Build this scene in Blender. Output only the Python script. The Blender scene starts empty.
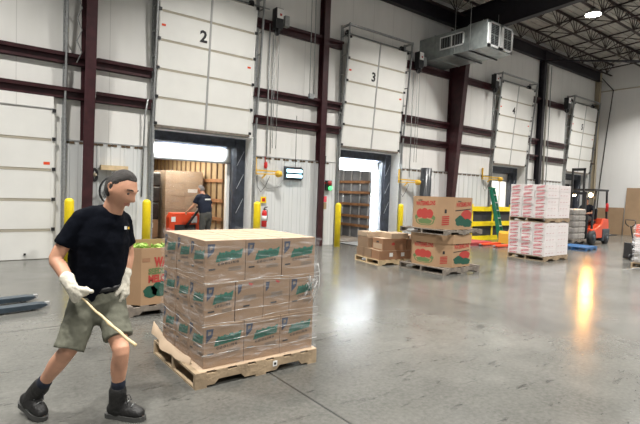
import bpy, math, random
import numpy as np
from mathutils import Vector, Matrix
random.seed(7)
S = bpy.context.scene
COL = S.collection
PI = math.pi

# ------------------------------------------------------------------ camera, world, exposure
F_PX = 475.0
YAW, PITCH, ROLL = [math.radians(a) for a in (37.15, -2.45, -2.07)]
CAM = Vector((0, 0, 1.68))
_cy, _sy, _cp, _sp = math.cos(YAW), math.sin(YAW), math.cos(PITCH), math.sin(PITCH)
FWD = Vector((_sy*_cp, _cy*_cp, _sp)); _r = Vector((_cy, -_sy, 0)); _u = _r.cross(FWD)
RGT = math.cos(ROLL)*_r - math.sin(ROLL)*_u
UPV = math.sin(ROLL)*_r + math.cos(ROLL)*_u
cam = bpy.data.cameras.new('camera'); camo = bpy.data.objects.new('camera', cam); COL.objects.link(camo)
cam.sensor_width = 36; cam.lens = F_PX/640*36; cam.clip_end = 200
camo.matrix_world = Matrix(((RGT.x, UPV.x, -FWD.x, CAM.x), (RGT.y, UPV.y, -FWD.y, CAM.y), (RGT.z, UPV.z, -FWD.z, CAM.z), (0, 0, 0, 1)))
S.camera = camo

W = bpy.data.worlds.new('world'); S.world = W; W.use_nodes = True
bg = W.node_tree.nodes['Background']; bg.inputs[0].default_value = (0.93, 0.97, 1.0, 1); bg.inputs[1].default_value = 0.17
S.view_settings.view_transform = 'Standard'; S.view_settings.look = 'None'; S.view_settings.gamma = 1
S.view_settings.use_curve_mapping = False; S.view_settings.exposure = 0.30

HIGH_BAYS = [(x, y) for x in (-0.9, 5.4, 11.7, 18.0, 24.3) for y in (8.03, 2.0, -4.0)]
BAY_POWER = 330

def pix(x, y, depth):
    """point seen at a photo pixel at a given distance along the view axis"""
    d = FWD + RGT*((x-320)/F_PX) - UPV*((y-212)/F_PX)
    return CAM + d*depth

# ------------------------------------------------------------------ materials
def mat(name, col, rough=.6, metal=0., noise=0., nscale=8., bump=0., bscale=40., spec=.5, coat=0., emit=None, estr=0., col2=None, stretch=None):
    m = bpy.data.materials.new(name); m.use_nodes = True
    nt = m.node_tree; b = nt.nodes['Principled BSDF']
    b.inputs['Base Color'].default_value = (*col, 1); b.inputs['Roughness'].default_value = rough
    b.inputs['Metallic'].default_value = metal; b.inputs['Specular IOR Level'].default_value = spec
    b.inputs['Coat Weight'].default_value = coat
    if emit: b.inputs['Emission Color'].default_value = (*emit, 1); b.inputs['Emission Strength'].default_value = estr
    tc = nt.nodes.new('ShaderNodeTexCoord'); src = tc.outputs['Object']
    if stretch:
        mp = nt.nodes.new('ShaderNodeMapping'); mp.inputs['Scale'].default_value = stretch
        nt.links.new(src, mp.inputs[0]); src = mp.outputs[0]
    if noise or col2:
        n = nt.nodes.new('ShaderNodeTexNoise'); n.inputs['Scale'].default_value = nscale; n.inputs['Detail'].default_value = 6
        nt.links.new(src, n.inputs['Vector'])
        r = nt.nodes.new('ShaderNodeMixRGB'); r.inputs[1].default_value = (*[c*(1-noise) for c in col], 1)
        r.inputs[2].default_value = (*(col2 if col2 else [min(1, c*(1+noise)) for c in col]), 1)
        mr = nt.nodes.new('ShaderNodeMapRange'); mr.inputs[1].default_value = .35; mr.inputs[2].default_value = .65
        nt.links.new(n.outputs[0], mr.inputs[0]); nt.links.new(mr.outputs[0], r.inputs[0]); nt.links.new(r.outputs[0], b.inputs['Base Color'])
    if bump:
        n2 = nt.nodes.new('ShaderNodeTexNoise'); n2.inputs['Scale'].default_value = bscale; n2.inputs['Detail'].default_value = 4
        nt.links.new(src, n2.inputs['Vector'])
        bp = nt.nodes.new('ShaderNodeBump'); bp.inputs['Strength'].default_value = bump; bp.inputs['Distance'].default_value = .02
        nt.links.new(n2.outputs[0], bp.inputs['Height']); nt.links.new(bp.outputs[0], b.inputs['Normal'])
    return m

def floor_material():
    m = bpy.data.materials.new('polished_concrete'); m.use_nodes = True
    nt = m.node_tree; b = nt.nodes['Principled BSDF']; L = nt.links.new
    g = nt.nodes.new('ShaderNodeNewGeometry')
    def noise(s, d, rough=.6, vec=None):
        n = nt.nodes.new('ShaderNodeTexNoise'); n.inputs['Scale'].default_value = s; n.inputs['Detail'].default_value = d
        n.inputs['Roughness'].default_value = rough; L(vec or g.outputs['Position'], n.inputs['Vector']); return n.outputs[0]
    def rng(src, a, bb, c=0., d=1.):
        r = nt.nodes.new('ShaderNodeMapRange'); r.inputs[1].default_value = a; r.inputs[2].default_value = bb
        r.inputs[3].default_value = c; r.inputs[4].default_value = d; L(src, r.inputs[0]); return r.outputs[0]
    def mix(f, c1, c2, mode='MIX'):
        x = nt.nodes.new('ShaderNodeMixRGB'); x.blend_type = mode
        L(f, x.inputs[0]) if not isinstance(f, float) else setattr(x.inputs[0], 'default_value', f)
        for i, c in ((1, c1), (2, c2)):
            if isinstance(c, tuple): x.inputs[i].default_value = (*c, 1)
            else: L(c, x.inputs[i])
        return x.outputs[0]
    base = mix(rng(noise(.45, 5), .35, .65), (.066, .066, .059), (.140, .138, .124))
    base = mix(rng(noise(2.6, 10, .7), .38, .62), mix(.35, base, (.042, .042, .039)), base)
    base = mix(rng(noise(26, 6, .7), .3, .7, .0, .35), base, (.22, .215, .20))
    # dark tyre scuffs
    mp = nt.nodes.new('ShaderNodeMapping'); mp.inputs['Rotation'].default_value = (0, 0, .5); mp.inputs['Scale'].default_value = (1.2, 4.2, 1)
    L(g.outputs['Position'], mp.inputs[0])
    base = mix(rng(noise(1.5, 9, .75, mp.outputs[0]), .58, .64, 0, .7), base, (.03, .03, .029))
    # saw-cut joints
    sx = nt.nodes.new('ShaderNodeSeparateXYZ'); L(g.outputs['Position'], sx.inputs[0])
    def joint(out, off, per):
        a = nt.nodes.new('ShaderNodeMath'); a.operation = 'SUBTRACT'; L(out, a.inputs[0]); a.inputs[1].default_value = off-per/2
        p = nt.nodes.new('ShaderNodeMath'); p.operation = 'PINGPONG'; L(a.outputs[0], p.inputs[0]); p.inputs[1].default_value = per/2
        return rng(p.outputs[0], per/2-.015, per/2-.007)
    j = nt.nodes.new('ShaderNodeMath'); j.operation = 'MAXIMUM'
    L(joint(sx.outputs[0], 2.27, 4.13), j.inputs[0]); L(joint(sx.outputs[1], 6.2, 8.4), j.inputs[1])
    base = mix(j.outputs[0], base, (.04, .04, .038))
    L(base, b.inputs['Base Color'])
    r = rng(noise(1.1, 8, .7), .3, .7, .15, .27); L(r, b.inputs['Roughness'])
    b.inputs['Specular IOR Level'].default_value = .62
    bp = nt.nodes.new('ShaderNodeBump'); bp.inputs['Strength'].default_value = .10; bp.inputs['Distance'].default_value = .01
    L(noise(5, 6), bp.inputs['Height']); L(bp.outputs[0], b.inputs['Normal'])
    return m

def wall_material(name, col, col2, period, line=.012, dark=.72, axis=0, bumps=.25, rough=.55):
    """painted or vinyl faced wall with vertical seams every period metres"""
    m = bpy.data.materials.new(name); m.use_nodes = True
    nt = m.node_tree; b = nt.nodes['Principled BSDF']; L = nt.links.new
    g = nt.nodes.new('ShaderNodeNewGeometry'); sx = nt.nodes.new('ShaderNodeSeparateXYZ'); L(g.outputs['Position'], sx.inputs[0])
    p = nt.nodes.new('ShaderNodeMath'); p.operation = 'PINGPONG'; L(sx.outputs[axis], p.inputs[0]); p.inputs[1].default_value = period/2
    r = nt.nodes.new('ShaderNodeMapRange'); r.inputs[1].default_value = 0; r.inputs[2].default_value = line; r.inputs[3].default_value = 1; r.inputs[4].default_value = 0
    L(p.outputs[0], r.inputs[0])
    mp = nt.nodes.new('ShaderNodeMapping'); mp.inputs['Scale'].default_value = (3, 3, .6); L(g.outputs['Position'], mp.inputs[0])
    n = nt.nodes.new('ShaderNodeTexNoise'); n.inputs['Scale'].default_value = 1.2; n.inputs['Detail'].default_value = 7; L(mp.outputs[0], n.inputs['Vector'])
    mx = nt.nodes.new('ShaderNodeMixRGB'); mx.inputs[1].default_value = (*col, 1); mx.inputs[2].default_value = (*col2, 1); L(n.outputs[0], mx.inputs[0])
    m2 = nt.nodes.new('ShaderNodeMixRGB'); L(r.outputs[0], m2.inputs[0]); L(mx.outputs[0], m2.inputs[1]); m2.inputs[2].default_value = (*[c*dark for c in col], 1)
    L(m2.outputs[0], b.inputs['Base Color']); b.inputs['Roughness'].default_value = rough
    bp = nt.nodes.new('ShaderNodeBump'); bp.inputs['Strength'].default_value = bumps; bp.inputs['Distance'].default_value = .03
    L(n.outputs[0], bp.inputs['Height']); L(bp.outputs[0], b.inputs['Normal'])
    return m

def wrap_material(name='stretch_film', amount=.10, tint=(.95, .97, 1)):
    m = bpy.data.materials.new(name); m.use_nodes = True
    nt = m.node_tree; L = nt.links.new
    for n in list(nt.nodes): nt.nodes.remove(n)
    out = nt.nodes.new('ShaderNodeOutputMaterial'); mx = nt.nodes.new('ShaderNodeMixShader')
    tr = nt.nodes.new('ShaderNodeBsdfTransparent'); pr = nt.nodes.new('ShaderNodeBsdfPrincipled')
    pr.inputs['Base Color'].default_value = (*tint, 1); pr.inputs['Roughness'].default_value = .16
    tc = nt.nodes.new('ShaderNodeTexCoord'); mp = nt.nodes.new('ShaderNodeMapping'); mp.inputs['Scale'].default_value = (2.2, 2.2, 16); mp.inputs['Rotation'].default_value = (.15, .12, 0)
    L(tc.outputs['Object'], mp.inputs[0])
    n = nt.nodes.new('ShaderNodeTexNoise'); n.inputs['Scale'].default_value = 2.2; n.inputs['Detail'].default_value = 8; n.inputs['Roughness'].default_value = .65
    n.inputs['Distortion'].default_value = .6; L(mp.outputs[0], n.inputs['Vector'])
    r = nt.nodes.new('ShaderNodeMapRange'); r.inputs[1].default_value = .50; r.inputs[2].default_value = .72; r.inputs[3].default_value = amount*.35; r.inputs[4].default_value = amount*3
    L(n.outputs[0], r.inputs[0]); L(r.outputs[0], mx.inputs[0])
    bp = nt.nodes.new('ShaderNodeBump'); bp.inputs['Strength'].default_value = .9; bp.inputs['Distance'].default_value = .02
    L(n.outputs[0], bp.inputs['Height']); L(bp.outputs[0], pr.inputs['Normal'])
    L(tr.outputs[0], mx.inputs[1]); L(pr.outputs[0], mx.inputs[2]); L(mx.outputs[0], out.inputs[0])
    return m

M = dict(
    floor=floor_material(),
    wall=wall_material('insulated_wall_facing', (.70, .69, .655), (.80, .79, .76), .915, .010, .74),
    liner=wall_material('steel_liner', (.60, .615, .61), (.70, .71, .70), .30, .014, .82, bumps=.12, rough=.4),
    endwall=wall_material('end_wall_paint', (.74, .735, .72), (.80, .795, .78), 1.0, .008, .95, axis=1, bumps=.1),
    deck=mat('roof_deck', (.38, .36, .32), .7, noise=.12, nscale=3),
    red_steel=mat('red_oxide_steel', (.042, .011, .014), .42, noise=.25, nscale=6),
    dark_steel=mat('dark_primer_steel', (.010, .008, .013), .5, noise=.3, nscale=5),
    joist=mat('joist_steel', (.035, .022, .02), .6, noise=.2),
    beige_steel=mat('beige_steel', (.42, .36, .26), .5),
    galv=mat('galvanised_steel', (.36, .37, .37), .4, .55, noise=.15, nscale=20),
    duct=mat('duct_sheet_metal', (.30, .33, .325), .36, .7, noise=.15, nscale=5),
    grille=mat('lit_grille', (.75, .76, .76), .35, .4),  # brightness of frames facing the lights put into the colour
    black=mat('black_metal', (.018, .018, .02), .45),
    rubber=mat('black_rubber', (.022, .023, .025), .75),
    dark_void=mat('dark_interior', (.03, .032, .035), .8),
    door=mat('white_door_skin', (.74, .735, .70), .42, noise=.025, nscale=2, bump=.05, bscale=3),
    door_seam=mat('door_seam', (.42, .38, .30), .6),
    stile=mat('door_stile', (.40, .40, .39), .4, .3),
    white=mat('white_paint', (.80, .80, .78), .45, noise=.03),
    post_beige=mat('cream_post', (.52, .51, .45), .5, noise=.08),
    seal=mat('dock_seal_fabric', (.035, .042, .058), .5, noise=.35, nscale=6, bump=.6, bscale=6),
    seal_light=mat('seal_crease', (.50, .53, .57), .5),
    yellow=mat('safety_yellow', (.86, .66, .012), .42, noise=.05),
    yellow2=mat('lamp_arm_yellow', (.75, .46, .05), .5),
    orange=mat('orange_paint', (.74, .075, .022), .4),
    red=mat('red_paint', (.60, .035, .03), .4),
    dull_red=mat('dull_red_paint', (.36, .05, .055), .6),
    green=mat('ladder_green', (.012, .20, .115), .45),
    alu=mat('aluminium', (.62, .63, .64), .35, .7),
    blue=mat('blue_pallet', (.02, .10, .25), .6),
    jack=mat('pallet_jack_blue_grey', (.03, .045, .06), .35, noise=.2),
    wood=mat('pallet_wood', (.33, .245, .155), .8, noise=.22, nscale=7, bump=.35, bscale=30, stretch=(1, 1, 1)),
    wood_pale=mat('pale_wood', (.62, .47, .28), .75, noise=.15, nscale=6),
    wood_grey=mat('weathered_wood', (.20, .17, .14), .85, noise=.3, nscale=9, bump=.35, bscale=30),
    wood_dark=mat('trailer_rail_wood', (.33, .16, .07), .7, noise=.2),
    plywood=mat('trailer_plywood', (.40, .29, .16), .7, noise=.15, nscale=3),
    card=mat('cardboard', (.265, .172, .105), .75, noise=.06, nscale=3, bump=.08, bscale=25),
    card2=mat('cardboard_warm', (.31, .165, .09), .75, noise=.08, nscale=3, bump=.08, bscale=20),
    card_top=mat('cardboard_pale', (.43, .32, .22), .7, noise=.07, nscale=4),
    card_brown=mat('brown_board', (.33, .22, .13), .75, noise=.08, nscale=2),
    card_bin=mat('bin_cardboard', (.40, .25, .14), .7, noise=.06, nscale=2, bump=.08, bscale=18),
    seam=mat('carton_seam', (.13, .085, .05), .9),
    ink_green=mat('green_ink', (.010, .125, .085), .6),
    ink_teal=mat('dark_green_ink', (.012, .08, .05), .6),
    ink_navy=mat('navy_ink', (.03, .042, .075), .6),
    ink_grey=mat('grey_ink', (.19, .14, .10), .7),
    ink_black=mat('black_ink', (.02, .02, .022), .6),
    ink_red=mat('red_ink', (.42, .045, .035), .6),
    ink_leaf=mat('leaf_ink', (.12, .19, .07), .6),
    white_label=mat('white_label', (.78, .78, .76), .6),
    white_card=mat('white_carton', (.74, .70, .69), .6, noise=.03),
    ink_pink=mat('pink_red_ink', (.66, .16, .19), .6),
    skin=mat('skin', (.56, .29, .185), .52, noise=.10, nscale=9, bump=.1, bscale=60),
    lips=mat('lips', (.40, .15, .11), .5),
    hair=mat('dark_brown_hair', (.020, .015, .012), .6, noise=.4, nscale=30, bump=.8, bscale=90, stretch=(1, 1, 3)),
    hair_grey=mat('grey_hair', (.20, .18, .17), .6, noise=.3, nscale=30),
    shirt=mat('black_cotton', (.0035, .0045, .008), .9, bump=.8, bscale=6, spec=.08),
    shirt2=mat('dark_navy_shirt', (.012, .016, .03), .8, bump=.5, bscale=6, spec=.25),
    shorts=mat('olive_shorts', (.115, .115, .085), .85, noise=.12, nscale=5, bump=.8, bscale=7),
    trousers=mat('grey_trousers', (.06, .06, .055), .85, bump=.6, bscale=7),
    belt=mat('black_belt', (.008, .008, .009), .45),
    glove=mat('cream_leather_glove', (.66, .62, .52), .75, noise=.15, nscale=22, bump=.7, bscale=24),
    sock=mat('navy_sock', (.010, .014, .028), .9),
    boot=mat('black_boot', (.011, .0105, .010), .6, noise=.3, nscale=20, bump=.6, bscale=30),
    sole=mat('grey_sole', (.055, .055, .052), .7),
    eye=mat('eye', (.13, .11, .10), .25),
    wrap=wrap_material(),
    wrap_dense=wrap_material('dense_stretch_film', .32),
    wrap_bits=mat('plastic_shreds', (.50, .50, .49), .2),
    grey_goods=mat('wrapped_grey_goods', (.30, .275, .25), .5, noise=.3, nscale=6, bump=.5, bscale=9),
    lettuce=mat('leafy_green', (.32, .47, .10), .7, noise=.4, nscale=30, bump=1, bscale=30),
    lamp=mat('lamp_diffuser', (1, 1, 1), .5, emit=(1, .97, .9), estr=28),
    tube=mat('blue_white_tube', (.5, .8, 1), .5, emit=(.50, .86, 1.0), estr=4.5),
    warm=mat('warm_headlamp', (1, .8, .5), .5, emit=(1, .66, .30), estr=26),
    steel_plate=mat('leveler_plate', (.33, .335, .33), .35, .25, noise=.12, nscale=4),
    trailer=mat('trailer_white', (.82, .82, .80), .4),
    trailer_grey=mat('trailer_wall_grey', (.20, .205, .22), .5, noise=.2, nscale=2),
    trailer_rib=mat('trailer_rib', (.50, .50, .50), .5),
    tan_rib=mat('trailer_tan_rib', (.19, .13, .075), .7),
    pink=mat('pink_sticker', (.85, .10, .14), .5),
    ext_red=mat('extinguisher_red', (.55, .02, .02), .3),
    sig_red=mat('signal_red', (.35, .02, .02), .4),
    sig_green=mat('signal_green', (.1, .8, .2), .4, emit=(.1, .9, .25), estr=1.2),
    twig=mat('bamboo_stick', (.66, .52, .30), .6, noise=.12, nscale=20),
)

# ------------------------------------------------------------------ mesh helpers
class MB:
    def __init__(s): s.v, s.f, s.mi, s.m, s.sm = [], [], [], [], []
    def _m(s, m):
        if m not in s.m: s.m.append(m)
        return s.m.index(m)
    def add(s, vs, fs, m, smooth=False):
        o = len(s.v); s.v += [tuple(v) for v in vs]; k = s._m(m)
        for f in fs: s.f.append([o+i for i in f]); s.mi.append(k); s.sm.append(smooth)
        return s
    def box(s, x0, x1, y0, y1, z0, z1, m, rot=None, c=None):
        vs = [Vector((x, y, z)) for z in (z0, z1) for x, y in ((x0, y0), (x1, y0), (x1, y1), (x0, y1))]
        if rot is not None:
            c = Vector(c) if c is not None else Vector(((x0+x1)/2, (y0+y1)/2, (z0+z1)/2))
            vs = [c + rot @ (v-c) for v in vs]
        return s.add(vs, [(3, 2, 1, 0), (4, 5, 6, 7), (0, 1, 5, 4), (1, 2, 6, 5), (2, 3, 7, 6), (3, 0, 4, 7)], m)
    def bar(s, p, q, w, h, m, up=(0, 0, 1)):
        p, q = Vector(p), Vector(q); d = (q-p).normalized(); up = Vector(up)
        if abs(d.dot(up)) > .97: up = Vector((0, 1, 0))
        a = d.cross(up).normalized(); b = a.cross(d)
        vs = [e + a*(i*w/2) + b*(j*h/2) for e in (p, q) for i, j in ((-1, -1), (1, -1), (1, 1), (-1, 1))]
        return s.add(vs, [(3, 2, 1, 0), (4, 5, 6, 7), (0, 1, 5, 4), (1, 2, 6, 5), (2, 3, 7, 6), (3, 0, 4, 7)], m)
    def tube(s, pts, r, m, n=10, caps=True):
        pts = [Vector(p) for p in pts]; rs = r if isinstance(r, (list, tuple)) else [r]*len(pts)
        rings = []; ref = None
        for i, p in enumerate(pts):
            t = (pts[min(i+1, len(pts)-1)] - pts[max(i-1, 0)])
            t = t.normalized() if t.length > 1e-9 else Vector((0, 0, 1))
            if ref is None: ref = Vector((1, 0, 0)) if abs(t.x) < .9 else Vector((0, 1, 0))
            a = (ref - t*ref.dot(t)).normalized(); b = t.cross(a); ref = a
            rings.append([p + a*(math.cos(2*PI*k/n)*rs[i]) + b*(math.sin(2*PI*k/n)*rs[i]) for k in range(n)])
        vs = [v for g in rings for v in g]; fs = []
        for i in range(len(pts)-1):
            for k in range(n): fs.append((i*n+k, i*n+(k+1) % n, (i+1)*n+(k+1) % n, (i+1)*n+k))
        if caps: fs += [tuple(range(n-1, -1, -1)), tuple((len(pts)-1)*n+k for k in range(n))]
        return s.add(vs, fs, m, True)
    def lathe(s, prof, c, m, n=20, axis='z'):
        vs = []; c = Vector(c)
        for r, z in prof:
            for k in range(n):
                x, y = r*math.cos(2*PI*k/n), r*math.sin(2*PI*k/n)
                vs.append(c + (Vector((x, y, z)) if axis == 'z' else Vector((x, z, y)) if axis == 'y' else Vector((z, x, y))))
        fs = [(i*n+k, i*n+(k+1) % n, (i+1)*n+(k+1) % n, (i+1)*n+k) for i in range(len(prof)-1) for k in range(n)]
        fs += [tuple(range(n-1, -1, -1)), tuple((len(prof)-1)*n+k for k in range(n))]
        return s.add(vs, fs, m, True)
    def prism(s, poly, a, b, m, axis='z'):
        """poly of 2D points extruded from a to b along axis"""
        def P(u, v, w): return (u, v, w) if axis == 'z' else (u, w, v) if axis == 'y' else (w, u, v)
        n = len(poly)
        vs = [P(u, v, a) for u, v in poly] + [P(u, v, b) for u, v in poly]
        return s.add(vs, [tuple(range(n-1, -1, -1)), tuple(range(n, 2*n))] + [(i, (i+1) % n, n+(i+1) % n, n+i) for i in range(n)], m)
    def quad(s, *v, m=None): return s.add(v, [tuple(range(len(v)))], m)
    def build(s, name, parent=None, loc=None, rotz=0, bevel=0, mesh_mods=None):
        me = bpy.data.meshes.new(name); me.from_pydata(s.v, [], s.f)
        for m in s.m: me.materials.append(M[m] if isinstance(m, str) else m)
        me.polygons.foreach_set('material_index', s.mi); me.polygons.foreach_set('use_smooth', s.sm); me.update()
        import bmesh
        bm = bmesh.new(); bm.from_mesh(me); bmesh.ops.recalc_face_normals(bm, faces=bm.faces); bm.to_mesh(me); bm.free()
        o = bpy.data.objects.new(name, me); COL.objects.link(o)
        if parent is not None: o.parent = parent
        if loc is not None: o.location = loc
        o.rotation_euler.z = rotz
        if bevel:
            b = o.modifiers.new('bevel', 'BEVEL'); b.width = bevel; b.segments = 2; b.limit_method = 'ANGLE'
        return o

def tag(o, label, cat, group=None):
    o['label'] = label; o['category'] = cat
    if group: o['group'] = group
    return o
def empty(name, loc, label=None, cat=None, group=None, rotz=0):
    o = bpy.data.objects.new(name, None); COL.objects.link(o); o.location = loc; o.rotation_euler.z = rotz; o.empty_display_size = .1
    if label: tag(o, label, cat, group)
    return o
def struct(o, label=None):
    o['kind'] = 'structure'
    if label: o['label'] = label
    return o
def dup(root, loc=None, rotz=None, label=None, group=None, parent=None):
    r = root.copy(); COL.objects.link(r)
    if parent is not None: r.parent = parent
    if loc is not None: r.location = loc
    if rotz is not None: r.rotation_euler.z = rotz
    if label: r['label'] = label
    if group: r['group'] = group
    for ch in list(root.children): dup(ch, parent=r)
    return r

def text_part(txt, name, size, m, parent, origin, xdir, ydir, shear=0, bold=.0, xs=1., extr=.0015):
    """lettering as a flat mesh lying on a face: origin = lower-left corner, xdir/ydir unit vectors in the parent's space"""
    cu = bpy.data.curves.new(name, 'FONT'); cu.body = txt; cu.size = size; cu.offset = bold; cu.extrude = extr; cu.shear = shear; cu.resolution_u = 2
    ob = bpy.data.objects.new(name+'_curve', cu); COL.objects.link(ob)
    bpy.context.view_layer.update()
    me = bpy.data.meshes.new_from_object(ob.evaluated_get(bpy.context.evaluated_depsgraph_get()))
    bpy.data.objects.remove(ob)
    xd, yd = Vector(xdir).normalized(), Vector(ydir).normalized(); zd = xd.cross(yd)
    mw = Matrix(((xd.x*xs, yd.x, zd.x, origin[0]), (xd.y*xs, yd.y, zd.y, origin[1]), (xd.z*xs, yd.z, zd.z, origin[2]), (0, 0, 0, 1)))
    me.transform(mw); me.materials.clear(); me.materials.append(M[m])
    o = bpy.data.objects.new(name, me); COL.objects.link(o); o.parent = parent
    return o

# ------------------------------------------------------------------ room shell
D = 11.89                      # dock wall plane
XE = 27.78                     # end wall plane
DOORS = [(-1.0, 1.62), (3.77, 6.38), (9.67, 12.28), (18.05, 20.6), (24.42, 27.0)]
OPEN_TOP = 3.12
m = MB(); m.box(-9, XE+.2, -9, D+.2, -.2, 0, 'floor'); struct(m.build('floor'), 'polished grey concrete warehouse floor with saw-cut joints')
m = MB()
xs = [-9] + [v for d in DOORS[1:] for v in d] + [XE+.2]
xs = [v+(.14 if i and i % 2 == 0 and i < len(xs)-1 else 0) for i, v in enumerate(xs)]
for i in range(0, len(xs), 2): m.box(xs[i], xs[i+1], D, D+.33, 0, 9.0, 'wall')
for d in DOORS[1:]: m.box(d[0], d[1]+.14, D, D+.33, OPEN_TOP, 9.0, 'wall')
struct(m.build('wall_back'), 'white insulated dock wall with vertical seams')
m = MB(); m.box(XE, XE+.2, -9, D, 0, 10.2, 'endwall'); struct(m.build('wall_right'), 'plain white end wall of the warehouse')
# liner edge line high on the end wall
m = MB(); m.box(XE-.03, XE, -4, D, 7.62, 7.66, 'beige_steel'); struct(m.build('trim_1'))
def roofz(y): return 9.03 + .05*(11.19-y)
m = MB()
m.add([(-9, D+.3, roofz(D+.3)), (XE+.3, D+.3, roofz(D+.3)), (XE+.3, -9, roofz(-9)), (-9, -9, roofz(-9)),
       (-9, D+.3, roofz(D+.3)+.1), (XE+.3, D+.3, roofz(D+.3)+.1), (XE+.3, -9, roofz(-9)+.1), (-9, -9, roofz(-9)+.1)],
      [(0, 1, 2, 3), (7, 6, 5, 4), (0, 4, 5, 1), (1, 5, 6, 2), (2, 6, 7, 3), (3, 7, 4, 0)], 'deck')
for k in range(60):
    y = D - .1 - k*.3
    if y < -6: break
    m.box(-9, XE, y-.04, y+.04, roofz(y)-.035, roofz(y)+.02, 'deck')
struct(m.build('ceiling'), 'pale ribbed steel roof deck')

# lower steel liner on the dock wall between the doors (ribbed), with the dark gaps of its top edge
spans = [(-9, -1.12), (1.76, 3.62), (6.58, 9.52), (12.45, 17.9), (20.8, 24.3)]
for a, b in spans:
    m = MB(); m.box(a, b, D-.045, D, 0, 2.6, 'liner')
    x = a+.15
    while x < b-.05:
        m.prism([(x-.03, D-.045), (x-.018, D-.058), (x+.018, D-.058), (x+.03, D-.045)], 0, 2.6, 'liner'); x += .30
    m.box(a, b, D-.055, D, 2.6, 2.63, 'galv')
    x = a+.06
    while x < b-.25:
        m.box(x, x+.2, D-.058, D-.05, 2.55, 2.6, 'seam'); x += .30
    struct(m.build('wall_liner'), 'ribbed pale steel liner along the foot of the dock wall')

# girts
gseg = [(-9, 27.6)]
for z in (3.75, 4.5, 6.4):
    for a, b in ((-9, 2.22), (2.44, 3.68), (6.50, 8.74), (8.94, 9.58), (12.40, 15.01), (15.25, 17.96), (20.74, 21.56), (21.78, 24.30), (27.1, 27.36)):
        m = MB()
        m.box(a, b, D-.20, D-.09, z-.012, z, 'red_steel')
        m.add([(a, D-.20, z), (b, D-.20, z), (b, D-.185, z-.075), (a, D-.185, z-.075), (a, D-.19, z), (b, D-.19, z), (b, D-.175, z-.075), (a, D-.175, z-.075)],
              [(3, 2, 1, 0), (4, 5, 6, 7), (0, 1, 5, 4), (1, 2, 6, 5), (2, 3, 7, 6), (3, 0, 4, 7)], 'red_steel')
        m.box(a, b, D-.10, D-.09, z-.23, z, 'red_steel'); m.box(a, b, D-.10, D, z-.23, z-.22, 'red_steel')
        struct(m.build('wall_girt'), 'dark red horizontal steel wall girt')
# eave beam
for a, b in ((-9, 15.03), (15.23, 27.6)):
    m = MB(); m.box(a, b, D-.22, D-.19, 8.12, 8.62, 'dark_steel'); m.box(a, b, D-.30, D, 8.60, 8.62, 'dark_steel'); m.box(a, b, D-.30, D-.1, 8.12, 8.14, 'dark_steel')
    struct(m.build('eave_beam'), 'dark steel eave beam along the top of the dock wall')

# columns
def hcol(x, w, d0, d1, z1, mt, name='steel_column', label=None):
    m = MB(); t = .014; yo = D-.01
    m.box(x-w/2, x+w/2, yo-t, yo, 0, z1, mt)
    vs = [(x-w/2, yo-d0, 0), (x+w/2, yo-d0, 0), (x+w/2, yo-d0+t, 0), (x-w/2, yo-d0+t, 0), (x-w/2, yo-d1, z1), (x+w/2, yo-d1, z1), (x+w/2, yo-d1+t, z1), (x-w/2, yo-d1+t, z1)]
    m.add(vs, [(3, 2, 1, 0), (4, 5, 6, 7), (0, 1, 5, 4), (1, 2, 6, 5), (2, 3, 7, 6), (3, 0, 4, 7)], mt)
    m.add([(x-.005, yo-t, 0), (x-.005, yo-d0+t, 0), (x-.005, yo-d1+t, z1), (x-.005, yo-t, z1), (x+.005, yo-t, 0), (x+.005, yo-d0+t, 0), (x+.005, yo-d1+t, z1), (x+.005, yo-t, z1)],
          [(0, 1, 2, 3), (7, 6, 5, 4), (0, 4, 5, 1), (1, 5, 6, 2), (2, 6, 7, 3), (3, 7, 4, 0)], mt)
    return struct(m.build(name), label)
hcol(2.25, .22, .22, .70, 8.1, 'red_steel', label='dark red steel column nearest the walking man')
hcol(8.84, .20, .25, .26, 8.6, 'red_steel', label='slim dark red steel column left of the number 3 door')
hcol(15.13, .24, .26, .86, 8.1, 'red_steel', label='wide tapering dark red column under the duct')
hcol(21.67, .22, .24, .26, 8.6, 'dark_steel', label='slim dark steel column between the two far doors')
hcol(27.45, .18, .25, .25, 8.6, 'beige_steel', label='beige corner column at the end wall')
# main rafters
for x in (2.25, 15.13):
    m = MB(); w = .24
    def rz(y, b): return (8.60 if b else 7.60) + .05*(D-y)
    for (za, zb) in ((0, 1),):
        ya, yb = D-.05, -9
        for lo in (0, 1):
            m.add([(x-w/2, ya, rz(ya, lo)-.015), (x+w/2, ya, rz(ya, lo)-.015), (x+w/2, yb, rz(yb, lo)-.015), (x-w/2, yb, rz(yb, lo)-.015),
                   (x-w/2, ya, rz(ya, lo)), (x+w/2, ya, rz(ya, lo)), (x+w/2, yb, rz(yb, lo)), (x-w/2, yb, rz(yb, lo))],
                  [(0, 1, 2, 3), (7, 6, 5, 4), (0, 4, 5, 1), (1, 5, 6, 2), (2, 6, 7, 3), (3, 7, 4, 0)], 'dark_steel')
        m.add([(x-.006, ya, rz(ya, 0)), (x-.006, yb, rz(yb, 0)), (x-.006, yb, rz(yb, 1)), (x-.006, ya, rz(ya, 1)), (x+.006, ya, rz(ya, 0)), (x+.006, yb, rz(yb, 0)), (x+.006, yb, rz(yb, 1)), (x+.006, ya, rz(ya, 1))],
              [(0, 1, 2, 3), (7, 6, 5, 4), (0, 4, 5, 1), (1, 5, 6, 2), (2, 6, 7, 3), (3, 7, 4, 0)], 'dark_steel')
    struct(m.build('roof_rafter'), 'deep dark steel roof rafter')
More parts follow.
